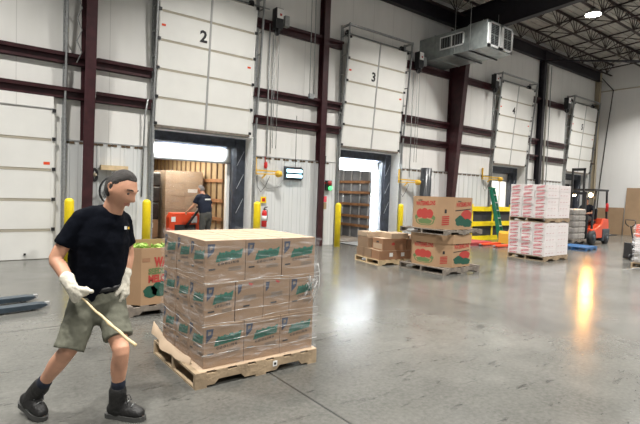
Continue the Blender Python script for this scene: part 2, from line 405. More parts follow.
# open web joists
def joist(x0, x1, y):
    zt = roofz(y)-.05; zb = zt-.60; m = MB()
    for s in (-1, 1):
        m.box(x0, x1, y+s*.012-(.05 if s < 0 else 0), y+s*.012+(.05 if s > 0 else 0), zt-.012, zt, 'joist')
        m.box(x0, x1, y+s*.012-.006, y+s*.012+.006, zt-.055, zt, 'joist')
        m.box(x0+.7, x1-.1, y+s*.012-(.045 if s < 0 else 0), y+s*.012+(.045 if s > 0 else 0), zb, zb+.012, 'joist')
        m.box(x0+.7, x1-.1, y+s*.012-.006, y+s*.012+.006, zb, zb+.05, 'joist')
    n = round((x1-x0)/1.4); p = (x1-x0)/n
    for k in range(n):
        xc = x0+(k+.5)*p
        for dx in (-.5*p, -.22*p, 0.02, .26*p, .5*p)[0:5]:
            if abs(dx) < .3*p or True:
                m.bar((xc+dx, y, zt-.03), (xc, y, zb+.03), .022, .022, 'joist')
    return struct(m.build('roof_joist'), 'open web steel roof joist')
for k in range(7): joist(15.2, 27.74, 11.19-1.6*k)
for k in range(3): joist(2.4, 15.06, 11.19-1.6*k)
for x in (19.8, 22.95, 26.0):
    m = MB(); m.bar((x, 11.19, roofz(11.19)-.66), (x, 1.6, roofz(1.6)-.66), .05, .05, 'joist'); m.bar((x, 11.19, roofz(11.19)-.07), (x, 1.6, roofz(1.6)-.07), .05, .05, 'joist')
    for k in range(6):
        y = 11.19-1.6*k
        m.bar((x, y, roofz(y)-.07), (x, y-1.6, roofz(y-1.6)-.66), .03, .03, 'joist'); m.bar((x, y, roofz(y)-.66), (x, y-1.6, roofz(y-1.6)-.07), .03, .03, 'joist')
    struct(m.build('joist_bridging'), 'steel cross bridging between the roof joists')
m = MB(); m.tube([(21.6, 11.6, 8.12), (24.5, 8.77, 8.1), (27.7, 5.6, 8.08)], .045, 'dark_steel', 8); struct(m.build('brace_rod'), 'dark diagonal steel roof brace')

# ------------------------------------------------------------------ dock doors
def door_frame(i, x0, x1, closed=False):
    root = struct(empty('door_%d' % i, ((x0+x1)/2, D, 0)))
    cx = (x0+x1)/2; a, b = x0-cx, x1-cx     # local coords, y local = world y - D
    zb, zt = 3.17, 6.58
    def yl(z): return -.09-.26*(z-zb)/(zt-zb) if z > zb else -.09
    for sd, x in ((-1, a), (1, b)):
        m = MB()
        xo = x+sd*(.19 if sd > 0 else .05)
        m.bar((xo, -.05, 0), (xo, -.05, 3.1), .09, .10, 'galv')
        m.bar((xo, -.03, 3.1), (xo, -.03, 6.95), .07, .06, 'galv')
        m.bar((xo, -.11, 0.1), (xo, yl(zb)-.02, zb), .035, .06, 'galv')
        m.bar((xo, yl(zb)-.02, zb), (xo, yl(6.95)-.02, 6.95), .035, .06, 'galv')
        for k in range(6):
            z = 3.6+k*.6
            m.bar((xo, -.03, z), (xo, yl(z), z), .03, .03, 'galv')
        m.bar((xo, -.02, 6.9), (xo, yl(6.95)-.05, 6.9), .05, .06, 'galv')
        m.build('door_track', root)
    m = MB(); m.bar((a-.07, yl(6.95)-.03, 6.9), (b+.21, yl(6.95)-.03, 6.9), .05, .06, 'galv'); m.build('track_crossbar', root)
    m = MB(); m.tube([(a, -.14, 6.72), (b+.5, -.14, 6.72)], .022, 'galv', 8)
    for sx in (a+.08, b-.08): m.lathe([(.08, -.04), (.1, -.04), (.1, .04), (.08, .04)], (sx, -.14, 6.72), 'black', 14, 'x')
    m.build('lift_shaft', root)
    # leaf
    m = MB(); nsec = 5
    def lp(x, z, off=0):   # point on the leaf; z measured along it
        if closed: return (x, -.07-off, z)
        return (x, yl(zb+z)-off, zb+z)
    H = 3.26 if closed else zt-zb
    def slab(xa, xb, z0, z1, o0, o1, mt):
        vs = [lp(xa, z0, o0), lp(xb, z0, o0), lp(xb, z0, o1), lp(xa, z0, o1), lp(xa, z1, o0), lp(xb, z1, o0), lp(xb, z1, o1), lp(xa, z1, o1)]
        m.add(vs, [(3, 2, 1, 0), (4, 5, 6, 7), (0, 1, 5, 4), (1, 2, 6, 5), (2, 3, 7, 6), (3, 0, 4, 7)], mt)
    for k in range(nsec):
        z0, z1 = k*H/nsec, (k+1)*H/nsec
        slab(a, b, z0+.012, z1-.012, -.03, .02, 'door'); slab(a+.01, b-.01, z0, z1, -.025, .008, 'door_seam')
        slab(a, b, z1-.045, z1-.012, .02, .026, 'door_seam') if k < nsec-1 else None
    leaf = m.build('door_panel', root)
    m = MB()
    if not closed: slab(-.025, .025, .01, H-.01, .02, .034, 'stile')
    for sx in (a+.015, b-.055): slab(sx, sx+.04, .01, H-.01, .02, .03, 'door')
    if m.v: m.build('stile', leaf)
    m = MB()
    for k in range(nsec+1):
        for sx, sg in ((a+.01, -1), (b-.01, 1)):
            p = lp(sx, min(H-.04, max(.04, k*H/nsec)), .04); m.box(p[0]-.035, p[0]+.035, p[1]-.02, p[1]+.02, p[2]-.035, p[2]+.035, 'black')
    rl = m.build('roller', leaf); rl['kind'] = 'stuff'
    m = MB(); slab(a, b, -.05, .0, -.03, .02, 'black' if closed else 'wood_grey'); m.build('bottom_seal', leaf)
    if not closed:
        p = lp(0, H*.80-.1, .022); nx, ny, nz = lp(0, H, 0)[1]-lp(0, 0, 0)[1], 0, H
        up = Vector((0, nx, H)).normalized()
        sz = .40
        base = lp(-.28, 3.5*H/nsec-.20, .026)
        text_part(str(i), 'door_number', sz, 'ink_black', leaf, base, (1, 0, 0), up, bold=.012)
        m = MB()
        for sx, zz in ((a+.06, 3.45*H/nsec), (b-.2, 2.6*H/nsec)):
            slab(sx, sx+.10, zz, zz+.05, .021, .024, 'orange')
        m.build('warning_sticker', leaf)
    else:
        m = MB(); slab(b-.20, b-.08, 2.05, 2.11, .021, .024, 'orange'); slab(b-.55, b-.51, .10, .14, .021, .05, 'black'); m.build('warning_sticker', leaf)
    return root
labels = ['closed white sectional dock door at the left edge', 'tilted open white dock door marked 2', 'tilted open white dock door marked 3', 'tilted open white dock door marked 4', 'tilted open white dock door marked 5 beside the end wall']
for i, (a, b) in enumerate(DOORS): door_frame(i+1, a, b, closed=(i == 0))['label'] = labels[i]
# header box over door 1
m = MB(); m.box(-1.1, 1.60, D-.10, D, 3.27, 3.52, 'wall'); m.box(-1.1, 1.60, D-.11, D, 3.25, 3.27, 'stile'); struct(m.build('trim_2'))

# openings: seals, jambs, levelers
def opening(x0, x1, lev=True, n=0):
    m = MB()
    x1 += .14
    m.box(x0-.05, x0+.012, D-.06, D+.34, 0, 3.14, 'white'); m.box(x1-.012, x1+.03, D-.06, D+.34, 0, 3.14, 'white'); m.box(x0, x1, D-.02, D+.34, 3.10, 3.14, 'white')
    m.box(x0, x1-.14, D-.05, D-.02, 3.09, 3.16, 'stile')
    struct(m.build('trim_%d' % (3+n)))
    s = empty('dock_seal', ((x0+x1)/2, D+.35, 0), SEAL_LABELS[n], 'dock seal', 'dock seals in the open doorways')
    cx = (x0+x1)/2
    for sg in (-1, 1):
        m = MB(); xi = (x1-x0)/2-.01; w = .33 if sg > 0 else .10
        m.prism([(sg*xi, .0), (sg*(xi-w*.8), .0), (sg*(xi-w), .10), (sg*(xi-w), .26), (sg*xi, .26)], 0.02, 3.08, 'seal')
        if sg > 0:
            for zc in (1.2, 1.9, 2.55):
                m.bar((sg*(xi-w*.78), -.008, zc-.22), (sg*(xi-.04), -.008, zc+.20), .010, .010, 'seal_light')
        m.build('side_pad', s)
    m = MB(); m.prism([(.0, 3.09), (.0, 2.86), (.1, 2.80), (.26, 2.80), (.26, 3.09)], -(x1-x0)/2+.11, (x1-x0)/2-.35, 'seal', 'x'); m.build('head_pad', s)
    # dock leveler plate
    if lev:
        l = empty('dock_leveler', (cx, D, 0), LEV_LABELS[n], 'dock leveler', 'dock levelers in front of the open doors')
        m = MB(); m.box(-.98, .98, -1.62, .3, .002, .014, 'steel_plate'); m.build('plate', l)
        m = MB(); m.box(-1.06, -.99, -1.68, .1, .002, .016, 'rubber'); m.box(.99, 1.06, -1.68, .1, .002, .016, 'rubber'); m.box(-1.06, 1.06, -1.74, -1.63, .002, .03, 'rubber'); m.build('rubber_edge', l)
SEAL_LABELS = ['dark dock seal pads around the doorway where the trailer is being unloaded', 'dark dock seal pads around the glaring doorway under door 3',
               'dark dock seal pads around the doorway behind the green ladder', 'dark dock seal pads around the far doorway next to the end wall']
LEV_LABELS = ['steel dock leveler plate below the doorway being unloaded', 'steel dock leveler plate with black edge below door 3', 'steel dock leveler plate behind the yellow rails', 'steel dock leveler plate below the far doorway']
for n, (a, b) in enumerate(DOORS[1:]): opening(a, b, True, n)

# trailers backed against the doors
def trailer(x0, x1, depth, ribs, wallm, ribm, label, rails=None, railm='wood_dark', light=0, closed=False, hdr=2.42, col=(1, .95, .85)):
    r = empty('trailer', ((x0+x1)/2, D+.68, 0), label, 'truck trailer'); hw = (x1-x0)/2
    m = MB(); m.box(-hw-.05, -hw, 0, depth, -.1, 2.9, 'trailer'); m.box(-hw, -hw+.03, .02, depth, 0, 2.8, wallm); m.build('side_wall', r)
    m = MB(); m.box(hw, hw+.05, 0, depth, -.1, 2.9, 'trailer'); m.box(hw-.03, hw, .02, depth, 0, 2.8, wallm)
    y = .35
    while y < depth: m.box(hw-.07, hw-.03, y, y+.05, 0, 2.75, ribm); y += ribs
    m.build('side_wall', r)
    m = MB(); m.box(-hw, hw, 0, depth, -.1, .0, 'wood_grey'); m.build('trailer_floor', r)
    m = MB(); m.box(-hw, hw, 0, depth, 2.8, 2.9, 'trailer'); m.build('roof', r)
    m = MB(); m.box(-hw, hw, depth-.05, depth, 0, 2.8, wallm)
    x = -hw+.2
    while x < hw: m.box(x, x+.05, depth-.09, depth-.05, 0, 2.75, ribm); x += .4
    m.build('front_wall', r)
    m = MB(); m.box(-hw, hw, -.02, .06, hdr, 2.9, 'trailer'); m.box(-hw, -hw+.10, -.02, .1, 0, hdr, 'trailer'); m.box(hw-(.20 if rails and ribs > .45 else .12), hw, -.02, .1, 0, hdr, 'trailer')
    m.box(-hw, hw, -.03, .02, hdr-.04, hdr, 'stile'); m.build('rear_frame', r)
    if rails:
        for z in rails:
            m = MB(); m.box(hw-.10, hw-.07, .3, depth-.2, z-.05, z+.05, railm); m.build('wall_rail', r)
    if closed:
        for sg in (-1, 1):
            m = MB(); m.box(min(0.01*sg, sg*(hw-.12)), max(0.01*sg, sg*(hw-.12)), -.05, -.01, .1, hdr-.05, 'trailer'); m.box(sg*.18-.02, sg*.18+.02, -.08, -.05, .15, hdr-.1, 'galv'); m.build('rear_door', r)
    if light:
        f = MB(); f.box(-.5, .5, -.08, .08, 0, .05, 'white'); fx = f.build('added_light_fixture', r, (0, depth*.45, 2.72))  # unseen fixture added to go with the interior fill light
        ld = bpy.data.lights.new('trailer_fill', 'AREA'); ld.shape = 'RECTANGLE'; ld.size = 1.2; ld.size_y = depth*.5; ld.energy = light; ld.color = col  # fill light added inside to brighten the trailer, for the dock lamp
        lo = bpy.data.objects.new('trailer_fill', ld); COL.objects.link(lo); lo.parent = r; lo.location = (0, depth*.30, 2.70)
    return r
trailer(3.80, 6.22, 8.2, .42, 'plywood', 'tan_rib', 'lit trailer with plywood walls behind door 2', rails=(.75, 1.3, 1.9), light=150)
trailer(9.72, 12.10, 6.5, .5, 'trailer_grey', 'trailer_rib', 'empty grey trailer with orange wooden wall rails behind door 3', rails=(.45, .8, 1.25, 1.7, 2.1), light=30, hdr=2.5)
trailer(18.1, 20.5, 3.0, .5, 'trailer', 'trailer_rib', 'white trailer standing behind the green ladder', closed=False, light=60, hdr=2.5)
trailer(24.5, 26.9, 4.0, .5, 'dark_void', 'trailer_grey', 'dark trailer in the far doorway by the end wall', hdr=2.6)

# area light added as daylight in the gap, aimed at the trailer header
def gap_light(x0, x1, e, z=3.4, y=D+.36):
    ld = bpy.data.lights.new('gap_daylight_fill', 'AREA'); ld.shape = 'RECTANGLE'; ld.size = x1-x0-.5; ld.size_y = .25; ld.energy = e; ld.spread = math.radians(70); ld.color = (.9, .96, 1)
    lo = bpy.data.objects.new('gap_daylight_fill', ld); COL.objects.link(lo); lo.location = ((x0+x1)/2, y+.0, 2.70); lo.rotation_euler = (math.radians(88), 0, 0)
gap_light(3.8, 6.2, 45); gap_light(9.7, 12.1, 480)
# area light added to make the trailer's right door post glare
def post_light(x, e):
    ld = bpy.data.lights.new('gap_daylight_fill', 'AREA'); ld.shape = 'RECTANGLE'; ld.size = .10; ld.size_y = 2.2; ld.energy = e; ld.color = (.92, .97, 1)
    lo = bpy.data.objects.new('gap_daylight_fill', ld); COL.objects.link(lo); lo.location = (x, D+.5, 1.4); ld.spread = math.radians(34)
    lo.rotation_euler = (math.radians(90), 0, math.radians(-53))
post_light(11.72, 150)

# ------------------------------------------------------------------ high bay lights
def high_bay():
    r = empty('high_bay_light', (0, 0, 8.35))
    m = MB(); m.lathe([(.05, .28), (.09, .26), (.10, .16), (.22, .10), (.27, .0), (.26, 0)], (0, 0, 0), 'galv', 24); m.build('housing', r)
    m = MB(); m.lathe([(.25, -.012), (.25, -.002)], (0, 0, 0), 'lamp', 24); m.build('diffuser', r)
    m = MB(); m.tube([(0, 0, .27), (0, 0, .62)], .012, 'black', 6); m.build('hanger', r)
    return r
hb0 = None
for k, (x, y) in enumerate(HIGH_BAYS):
    if hb0 is None: hb0 = high_bay(); o = hb0; o.location = (x, y, 8.35)
    else: o = dup(hb0, (x, y, 8.35))
    tag(o, 'round glowing high bay light under the roof near the main rafter' if (x, y) == (18.0, 8.03) else 'round high bay light hanging above the warehouse floor', 'ceiling light', 'high bay lights')
    ld = bpy.data.lights.new('high_bay_lamp', 'AREA'); ld.shape = 'DISK'; ld.size = .5; ld.energy = BAY_POWER; ld.color = (1, .975, .93); ld.spread = math.radians(124)
    lo = bpy.data.objects.new('high_bay_lamp', ld); COL.objects.link(lo); lo.location = (x, y, 8.32)

# ------------------------------------------------------------------ pallets and cartons
def pallet(name, lx, ly, h, mt, label, loc, rotz=0, cat='pallet', group=None, notch=True):
    """stringers run along local x; origin at the centre of the base"""
    r = empty(name, loc, label, cat, group, rotz); t = .018; b = h-2*t
    for y in (-ly/2+.02, 0, ly/2-.02):
        m = MB()
        if notch:
            P = [(-lx/2, t), (-lx*.36, t), (-lx*.33, t+.038), (-lx*.16, t+.038), (-lx*.13, t), (lx*.13, t), (lx*.16, t+.038), (lx*.33, t+.038), (lx*.36, t), (lx/2, t), (lx/2, h-t), (-lx/2, h-t)]
        else: P = [(-lx/2, t), (lx/2, t), (lx/2, h-t), (-lx/2, h-t)]
        # build as strips so the concave outline stays clean
        for (ax, az), (bx, bz) in zip(P[:-3], P[1:-2]):
            m.add([(ax, y-.02, az), (bx, y-.02, bz), (bx, y+.02, bz), (ax, y+.02, az), (ax, y-.02, h-t), (bx, y-.02, h-t), (bx, y+.02, h-t), (ax, y+.02, h-t)],
                  [(3, 2, 1, 0), (4, 5, 6, 7), (0, 1, 5, 4), (1, 2, 6, 5), (2, 3, 7, 6), (3, 0, 4, 7)], mt)
        m.build('stringer', r)
    n = 7; wd = .105
    for k in range(n):
        x = -lx/2+wd/2 + k*(lx-wd)/(n-1)
        m = MB(); m.box(x-wd/2, x+wd/2, -ly/2, ly/2, h-t, h, mt, rot=Matrix.Rotation(random.uniform(-.004, .004), 3, 'Z')); m.build('deck_board', r)
    for x in (-lx/2+wd/2, 0, lx/2-wd/2):
        m = MB(); m.box(x-wd/2, x+wd/2, -ly/2, ly/2, 0, t, mt); m.build('bottom_board', r)
    return r

def carton(name, w, d, h, mt='card', top='card_top'):
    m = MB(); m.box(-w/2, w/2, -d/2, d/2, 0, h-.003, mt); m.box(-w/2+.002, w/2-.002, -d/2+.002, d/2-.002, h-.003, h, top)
    m.box(-w/2+.01, w/2-.01, -.004, .004, h, h+.0008, 'seam')
    return m.build(name, bevel=.004)

def produce_print(o, w, d, h, style):
    """printed marks on the -y and -x faces (local)"""
    for face in (0, 1):
        W_ = w if face == 0 else d
        def P(u, v, e=.0015): return (-w/2+u, -d/2-e, v) if face == 0 else (-w/2-e, d/2-u, v)
        xd = (1, 0, 0) if face == 0 else (0, -1, 0)
        # the raised band: side of the y axis chosen so the lettering faces outwards
        if style == 'logo' or (style == 'end' and face == 1):
            m = MB()
            pts = [P(.018, h-.03), P(.018, h-.15), P(.075, h-.095), P(.085, h-.03)]
            m.add(pts, [(0, 1, 2, 3)], 'ink_navy'); q = [P(.035, h-.05, .002), P(.035, h-.085, .002), P(.06, h-.075, .002), P(.065, h-.05, .002)]; m.add(q, [(0, 1, 2, 3)], 'ink_grey')
            m.build('corner_emblem', o)
            u0, u1 = .22*W_+.01, .90*W_; n = 26; low = []; hi = []
            rnd = random.Random(3)
            for k in range(n+1):
                f = k/n; u = u0+(u1-u0)*f
                low.append(P(u+.0*f, h*.49+.028*f+rnd.uniform(-.003, .003), .0012)); hi.append(P(u+.015, h*.705+.022*f+rnd.uniform(-.010, .010)-(.02 if f < .06 else 0), .0012))
            m = MB(); m.add(low+hi, [(k, k+1, n+2+k, n+1+k) for k in range(n)], 'ink_green'); band = m.build('logo', o)
            sl = Vector((0, 0, 1)); xs_ = Vector(xd)+Vector((0, 0, .10))
            text_part('Anderson', 'lettering', .098, 'ink_teal', band, P(u0+.014, h*.525, .0016), xs_, Vector((0, 0, 1))-.1*Vector(xd), shear=.25, bold=.0035, xs=(u1-u0)/.42*.98, extr=.0003)
            text_part('C O O L I N G', 'small_lettering', .026, 'ink_black', o, P(u0+.02, h*.41, .0014), xs_, Vector((0, 0, 1)), bold=.001, xs=(u1-u0)/.20, extr=.0003)
            m = MB()
            m.add([P(.03, h*.30), P(.03, h*.335), P(.09, h*.345), P(.09, h*.31)], [(0, 1, 2, 3)], 'ink_black')
            for k in range(2): m.add([P(.57*W_, h*(.27+.05*k)), P(.57*W_, h*(.305+.05*k)), P(.9*W_, h*(.325+.05*k)), P(.9*W_, h*(.29+.05*k))], [(0, 1, 2, 3)], 'ink_grey')
            m.build('printed_panel', o)
        else:
            m = MB()
            m.add([P(.02, h-.03), P(.02, h-.12), P(.05, h-.09), P(.06, h-.03)], [(0, 1, 2, 3)], 'ink_navy')
            for k in range(2): m.add([P(.28*W_, h*(.52+.06*k)), P(.28*W_, h*(.565+.06*k)), P(.72*W_, h*(.58+.06*k)), P(.72*W_, h*(.535+.06*k))], [(0, 1, 2, 3)], 'ink_grey')
            m.add([P(.27*W_, h*.34), P(.27*W_, h*.38), P(.5*W_, h*.39), P(.5*W_, h*.35)], [(0, 1, 2, 3)], 'ink_black')
            m.add([P(.45*W_, h*.90), P(.45*W_, h*.95), P(.62*W_, h*.90), P(.55*W_, h*.86)], [(0, 1, 2, 3)], 'ink_red')
            m.build('printed_panel', o)

pallet('wooden_pallet', 1.25, 1.06, .135, 'wood', 'pale wooden pallet under the large shrink-wrapped carton load', (2.175, 4.20, 0))
LX0, LX1, LY0, LY1 = 1.645, 2.79, 3.73, 4.76
ordw = ['left', 'middle', 'right']; ord4 = ['left', 'second from left', 'third from left', 'right']
rows = ['front row', 'middle row', 'back row']
protos = {}
tiers = [(.137, .366, 3, 'logo', 'bottom layer'), (.504, .360, 4, 'end', 'middle layer'), (.865, .366, 3, 'logo', 'top layer')]
for ti, (z, h, nx, st, tn) in enumerate(tiers):
    w, d = (LX1-LX0)/nx, (LY1-LY0)/3
    for r_ in range(3):
        for k in range(nx):
            style = 'logo' if st == 'logo' or k == 0 or (k == 3) else 'end'
            key = (ti, style)
            lab = 'green-lettered brown carton' if style == 'logo' else 'plain-ended brown carton'
            lab = '%s of the wrapped pallet load, %s, %s, %s' % (lab, tn, rows[r_], (ordw if nx == 3 else ord4)[k])
            loc = (LX0+w*(k+.5)+random.uniform(-.003, .003), LY0+d*(r_+.5)+random.uniform(-.002, .002)+(.004*ti if r_ == 0 else 0), z)
            if key not in protos:
                o = carton('produce_carton', w-.006, d-.014, h); produce_print(o, w-.006, d-.014, h, style); protos[key] = o; o.location = loc; tag(o, lab, 'carton', 'cartons on the wrapped pallet')
            else: dup(protos[key], loc, label=lab)

# shrink wrap: a loose rumpled skin and twisted strands
def wrap_shell(x0, x1, y0, y1, z0, z1, name, label, mt='wrap', amp=.010, frill=True, cat='plastic wrap', r=.03):
    m = MB(); per = []
    def side(a, b, n): return [(a[0]+(b[0]-a[0])*k/n, a[1]+(b[1]-a[1])*k/n) for k in range(n)]
    cs = [(x0, y0), (x1, y0), (x1, y1), (x0, y1)]
    for i in range(4): per += side(cs[i], cs[(i+1) % 4], 26)
    nz = 40; cx, cy = (x0+x1)/2, (y0+y1)/2; n = len(per); rnd = random.Random(11)
    ph = [rnd.uniform(0, 6.28) for _ in range(12)]
    vs = []
    for j in range(nz+1):
        z = z0+(z1-z0)*j/nz
        for i, (x, y) in enumerate(per):
            s = i/n*2*PI
            a = amp*(math.sin(7*s+ph[0]+5*z)*.4+math.sin(23*s+ph[1]-14*z)*.3+math.sin(3*s+31*z+ph[2])*.5+math.sin(11*s-47*z+ph[3])*.4)
            o = .012+amp+a
            if frill and j >= nz-1: o += .014*math.sin(19*s+ph[4])+.006
            dx, dy = (x-cx)/(abs(x1-x0)/2), (y-cy)/(abs(y1-y0)/2)
            vs.append((x+(o*dx if abs(dx) > .98 else 0), y+(o*dy if abs(dy) > .98 else 0), z+(.016*math.sin(17*s+ph[5]) if j == nz and frill else 0)))
    m.add(vs, [(j*n+i, j*n+(i+1) % n, (j+1)*n+(i+1) % n, (j+1)*n+i) for j in range(nz) for i in range(n)], mt, True)
    o = m.build(name); tag(o, label, cat)
    return o
wp = wrap_shell(LX0, LX1, LY0, LY1, .15, 1.24, 'plastic_wrap', 'clear rumpled stretch film around the large carton load')
rnd = random.Random(5)
m = MB()
for z, dz in ((.885, -.03), (.87, .02), (.52, .03), (.50, -.02), (.36, .05), (.27, -.03), (.60, .04)):
    pts = []
    for k in range(26):
        f = k/25; pts.append((LX0-.03+(LX1-LX0+.06)*f, LY0-.028, z+dz*f*1.2+.008*math.sin(9*f+z*40)))
    m.tube(pts, [.0008+.0022*max(0, math.sin(k*1.3+z*29)) for k in range(26)], 'wrap_bits', 5)
for z, dz in ((.88, .06), (.50, -.05), (1.13, .06), (.70, .05), (.30, .05)):
    pts = [(LX0-.028, LY1+.02-(LY1-LY0+.04)*k/20, z+dz*k/20+.006*math.sin(k*.9)) for k in range(21)]
    m.tube(pts, [.0007+.0018*max(0, math.sin(k*1.1+z*19)) for k in range(21)], 'wrap_bits', 5)
for k in range(16):   # crumpled bunch near the right front corner
    a = rnd.uniform(0, 6.28); c = Vector((LX1-.10+rnd.uniform(-.05, .07), LY0-.04+rnd.uniform(-.012, .0), .73+rnd.uniform(-.12, .11)))
    pts = [c+Vector((rnd.uniform(-.035, .035), rnd.uniform(-.012, .004), rnd.uniform(-.05, .05))) for _ in range(5)]
    m.tube(pts, .0025, 'wrap_bits', 5)
m.tube([(LX1-.04, LY0-.04, .60), (LX1+.02, LY0-.045, .75), (LX1+.03, LY0-.04, .88), (LX1+.01, LY0-.03, .98)], [.004, .006, .004, .002], 'wrap_bits', 6)
st = m.build('film_strand', wp)
st['kind'] = 'stuff'
# slip sheet with torn curled edge
m = MB(); m.box(LX0-.05, LX1+.02, LY0-.05, LY1+.03, .1355, .1365, 'card_top')
sheet = m.build('slip_sheet'); tag(sheet, 'torn brown slip sheet between the pallet and the cartons', 'cardboard sheet')
m = MB(); n = 22; lo, hi = [], []
for k in range(n+1):
    f = k/n; y = LY1+.12-f*.98
    off = .05+.05*math.sin(f*PI)+.015*math.sin(f*17)
    z0 = .12+.06*(1-f)+.015*math.sin(9*f)
    lo.append((LX0-off-.02, y, z0)); hi.append((LX0-off*.5-.025, y, z0+.05+.04*(1-f)+.012*math.sin(13*f+1)))
k2 = [(v[0]+.004, v[1], v[2]) for v in lo]; k3 = [(v[0]+.004, v[1], v[2]) for v in hi]
vs = lo+hi+k2+k3; N = n+1
m.add(vs, [(k, k+1, N+k+1, N+k) for k in range(n)]+[(2*N+k, 3*N+k, 3*N+k+1, 2*N+k+1) for k in range(n)]+[(N+k, N+k+1, 3*N+k+1, 3*N+k) for k in range(n)], 'card_top', True)
m.build('torn_flap', sheet)
m = MB(); m.box(2.30, 2.345, 3.668, 3.6695, .055, .105, 'white_label'); lb = m.build('paper_label'); tag(lb, 'small white paper label stuck on the front of the pale pallet', 'label')
m = MB(); m.box(2.31, 2.335, 3.667, 3.668, .067, .09, 'ink_black'); m.build('printed_mark', lb)

# ------------------------------------------------------------------ melon bins
def melon_bin(name, w, d, h, ch, mt='card_bin', lid=False, style=0):
    m = MB(); t = .012
    def octo(e):
        a, b, c = w/2+e, d/2+e, ch+e*.586
        return [(-a+c, -b), (a-c, -b), (a, -b+c), (a, b-c), (a-c, b), (-a+c, b), (-a, b-c), (-a, -b+c)]
    O, I = octo(0), octo(-t)
    n = 8; vs = [(x, y, 0) for x, y in O]+[(x, y, h) for x, y in O]+[(x, y, h) for x, y in I]+[(x, y, .01) for x, y in I]
    m.add(vs, [(i, (i+1) % n, n+(i+1) % n, n+i) for i in range(n)]+[(n+i, n+(i+1) % n, 2*n+(i+1) % n, 2*n+i) for i in range(n)]+[(2*n+i, 2*n+(i+1) % n, 3*n+(i+1) % n, 3*n+i) for i in range(n)]+[tuple(range(3*n, 4*n)), tuple(range(n-1, -1, -1))], mt)
    o = m.build(name)
    if lid:
        m = MB(); m.prism(octo(.018), h-.19, h+.006, mt); m.build('lid', o)
    return o
def face_art(o, w, d, h, ch, zo=0, scale=1, words='WATERMELONS'):
    """printing on the -x face, the cut corner and the -y face"""
    def FX(u, v, e=.002): return (-w/2-e, d/2-ch-u, v)
    def FY(u, v, e=.002): return (-w/2+ch+u, -d/2-e, v)
    Lx, Ly = d-2*ch, w-2*ch
    for F, L_, xd, st in ((FX, Lx, (0, -1, 0), 0), (FY, Ly, (1, 0, 0), 1)):
        u0 = .06
        text_part(words, 'lettering', .13*scale, 'ink_red', o, F(u0, zo+h*.70+(.0 if st else 0)), Vector(xd)+Vector((0, 0, .06)), Vector((0, 0, 1)), bold=.006, xs=(L_-.12)/(.93*scale), extr=.0003)
        text_part('sweet', 'small_lettering', .05*scale, 'ink_black', o, F(u0+.05, zo+h*.86), xd, (0, 0, 1), bold=.001, extr=.0003)
        m = MB()
        def blob(cu, cv, ru, rv, mt, e, wob=0, n=26):
            pts = [F(cu+ru*math.cos(a)*(1+wob*math.sin(7*a)), cv+rv*math.sin(a)*(1+wob*math.sin(5*a)), e) for a in [2*PI*k/n for k in range(n)]]
            m.add(pts, [tuple(range(n))], mt)
        cu = L_/2
        if st == 0:
            blob(cu, zo+h*.30, L_*.44, h*.22, 'ink_leaf', .002, .06)
            blob(cu, zo+h*.24, L_*.36, h*.13, 'card_bin', .0024, .04)
            blob(cu, zo+h*.22, L_*.30, h*.09, 'ink_leaf', .0027, .10)
            for dx, rr in ((-.22, .15), (-.02, .18), (.2, .15)): blob(cu+dx*L_, zo+h*.46, L_*rr, h*rr*.95, 'ink_red', .003+dx*.001, .03)
        else:
            blob(cu+.18*L_, zo+h*.45, L_*.30, h*.17, 'ink_red', .002, .05)
            blob(cu-.16*L_, zo+h*.27, L_*.27, h*.16, 'ink_teal', .0024, .12); blob(cu+.24*L_, zo+h*.2, L_*.27, h*.13, 'ink_teal', .0027, .12)
            m.add([F(.03, zo+h*.57, .003), F(.03, zo+h*.60, .003), F(L_*.92, zo+h*.66, .003), F(L_*.92, zo+h*.63, .003)], [(0, 1, 2, 3)], 'ink_black')
        m.build('melon_picture', o)
    # cut corner between the two faces: vent hole and stacked small print
    a = Vector((-w/2, -d/2+ch, 0)); b = Vector((-w/2+ch, -d/2, 0)); dd = (b-a); nrm = Vector((-1, -1, 0)).normalized()
    def C(f, v, e=.002): return a+dd*f+nrm*e+Vector((0, 0, v))
    m = MB(); m.add([C(.44, zo+h*.50), C(.44, zo+h*.62), C(.56, zo+h*.62), C(.56, zo+h*.50)], [(0, 1, 2, 3)], 'ink_black'); m.build('hand_hole', o)
    m = MB()
    for k in range(5): m.add([C(.30, zo+h*(.12+.06*k)), C(.30, zo+h*(.16+.06*k)), C(.72, zo+h*(.19+.06*k)), C(.72, zo+h*(.15+.06*k))], [(0, 1, 2, 3)], 'ink_red')
    m.build('printed_panel', o)
BX, BY, BR = 8.14, 6.36, math.radians(1)
bw, bd = 1.16, 1.16
cxb, cyb = BX+.64, BY+.62
pallet('dark_pallet', 1.30, 1.26, .14, 'wood_grey', 'weathered dark pallet on the floor under the two melon bins', (cxb, cyb, 0), BR)
b1 = melon_bin('melon_bin', bw, bd, .70, .26, lid=True); b1.location = (cxb, cyb, .142); b1.rotation_euler.z = BR
tag(b1, 'lidded watermelon bin at the bottom of the two-high stack', 'produce bin', 'watermelon bins'); face_art(b1, bw, bd, .56, .26)
pallet('dark_pallet', 1.36, 1.26, .11, 'wood_grey', 'dark pallet between the lower and the upper melon bin', (cxb, cyb, .85), BR)
b2 = melon_bin('melon_bin', bw, bd, .70, .26); b2.location = (cxb, cyb, .962); b2.rotation_euler.z = BR
tag(b2, 'open-topped watermelon bin on top of the two-high stack', 'produce bin', 'watermelon bins'); face_art(b2, bw, bd, .70, .26)
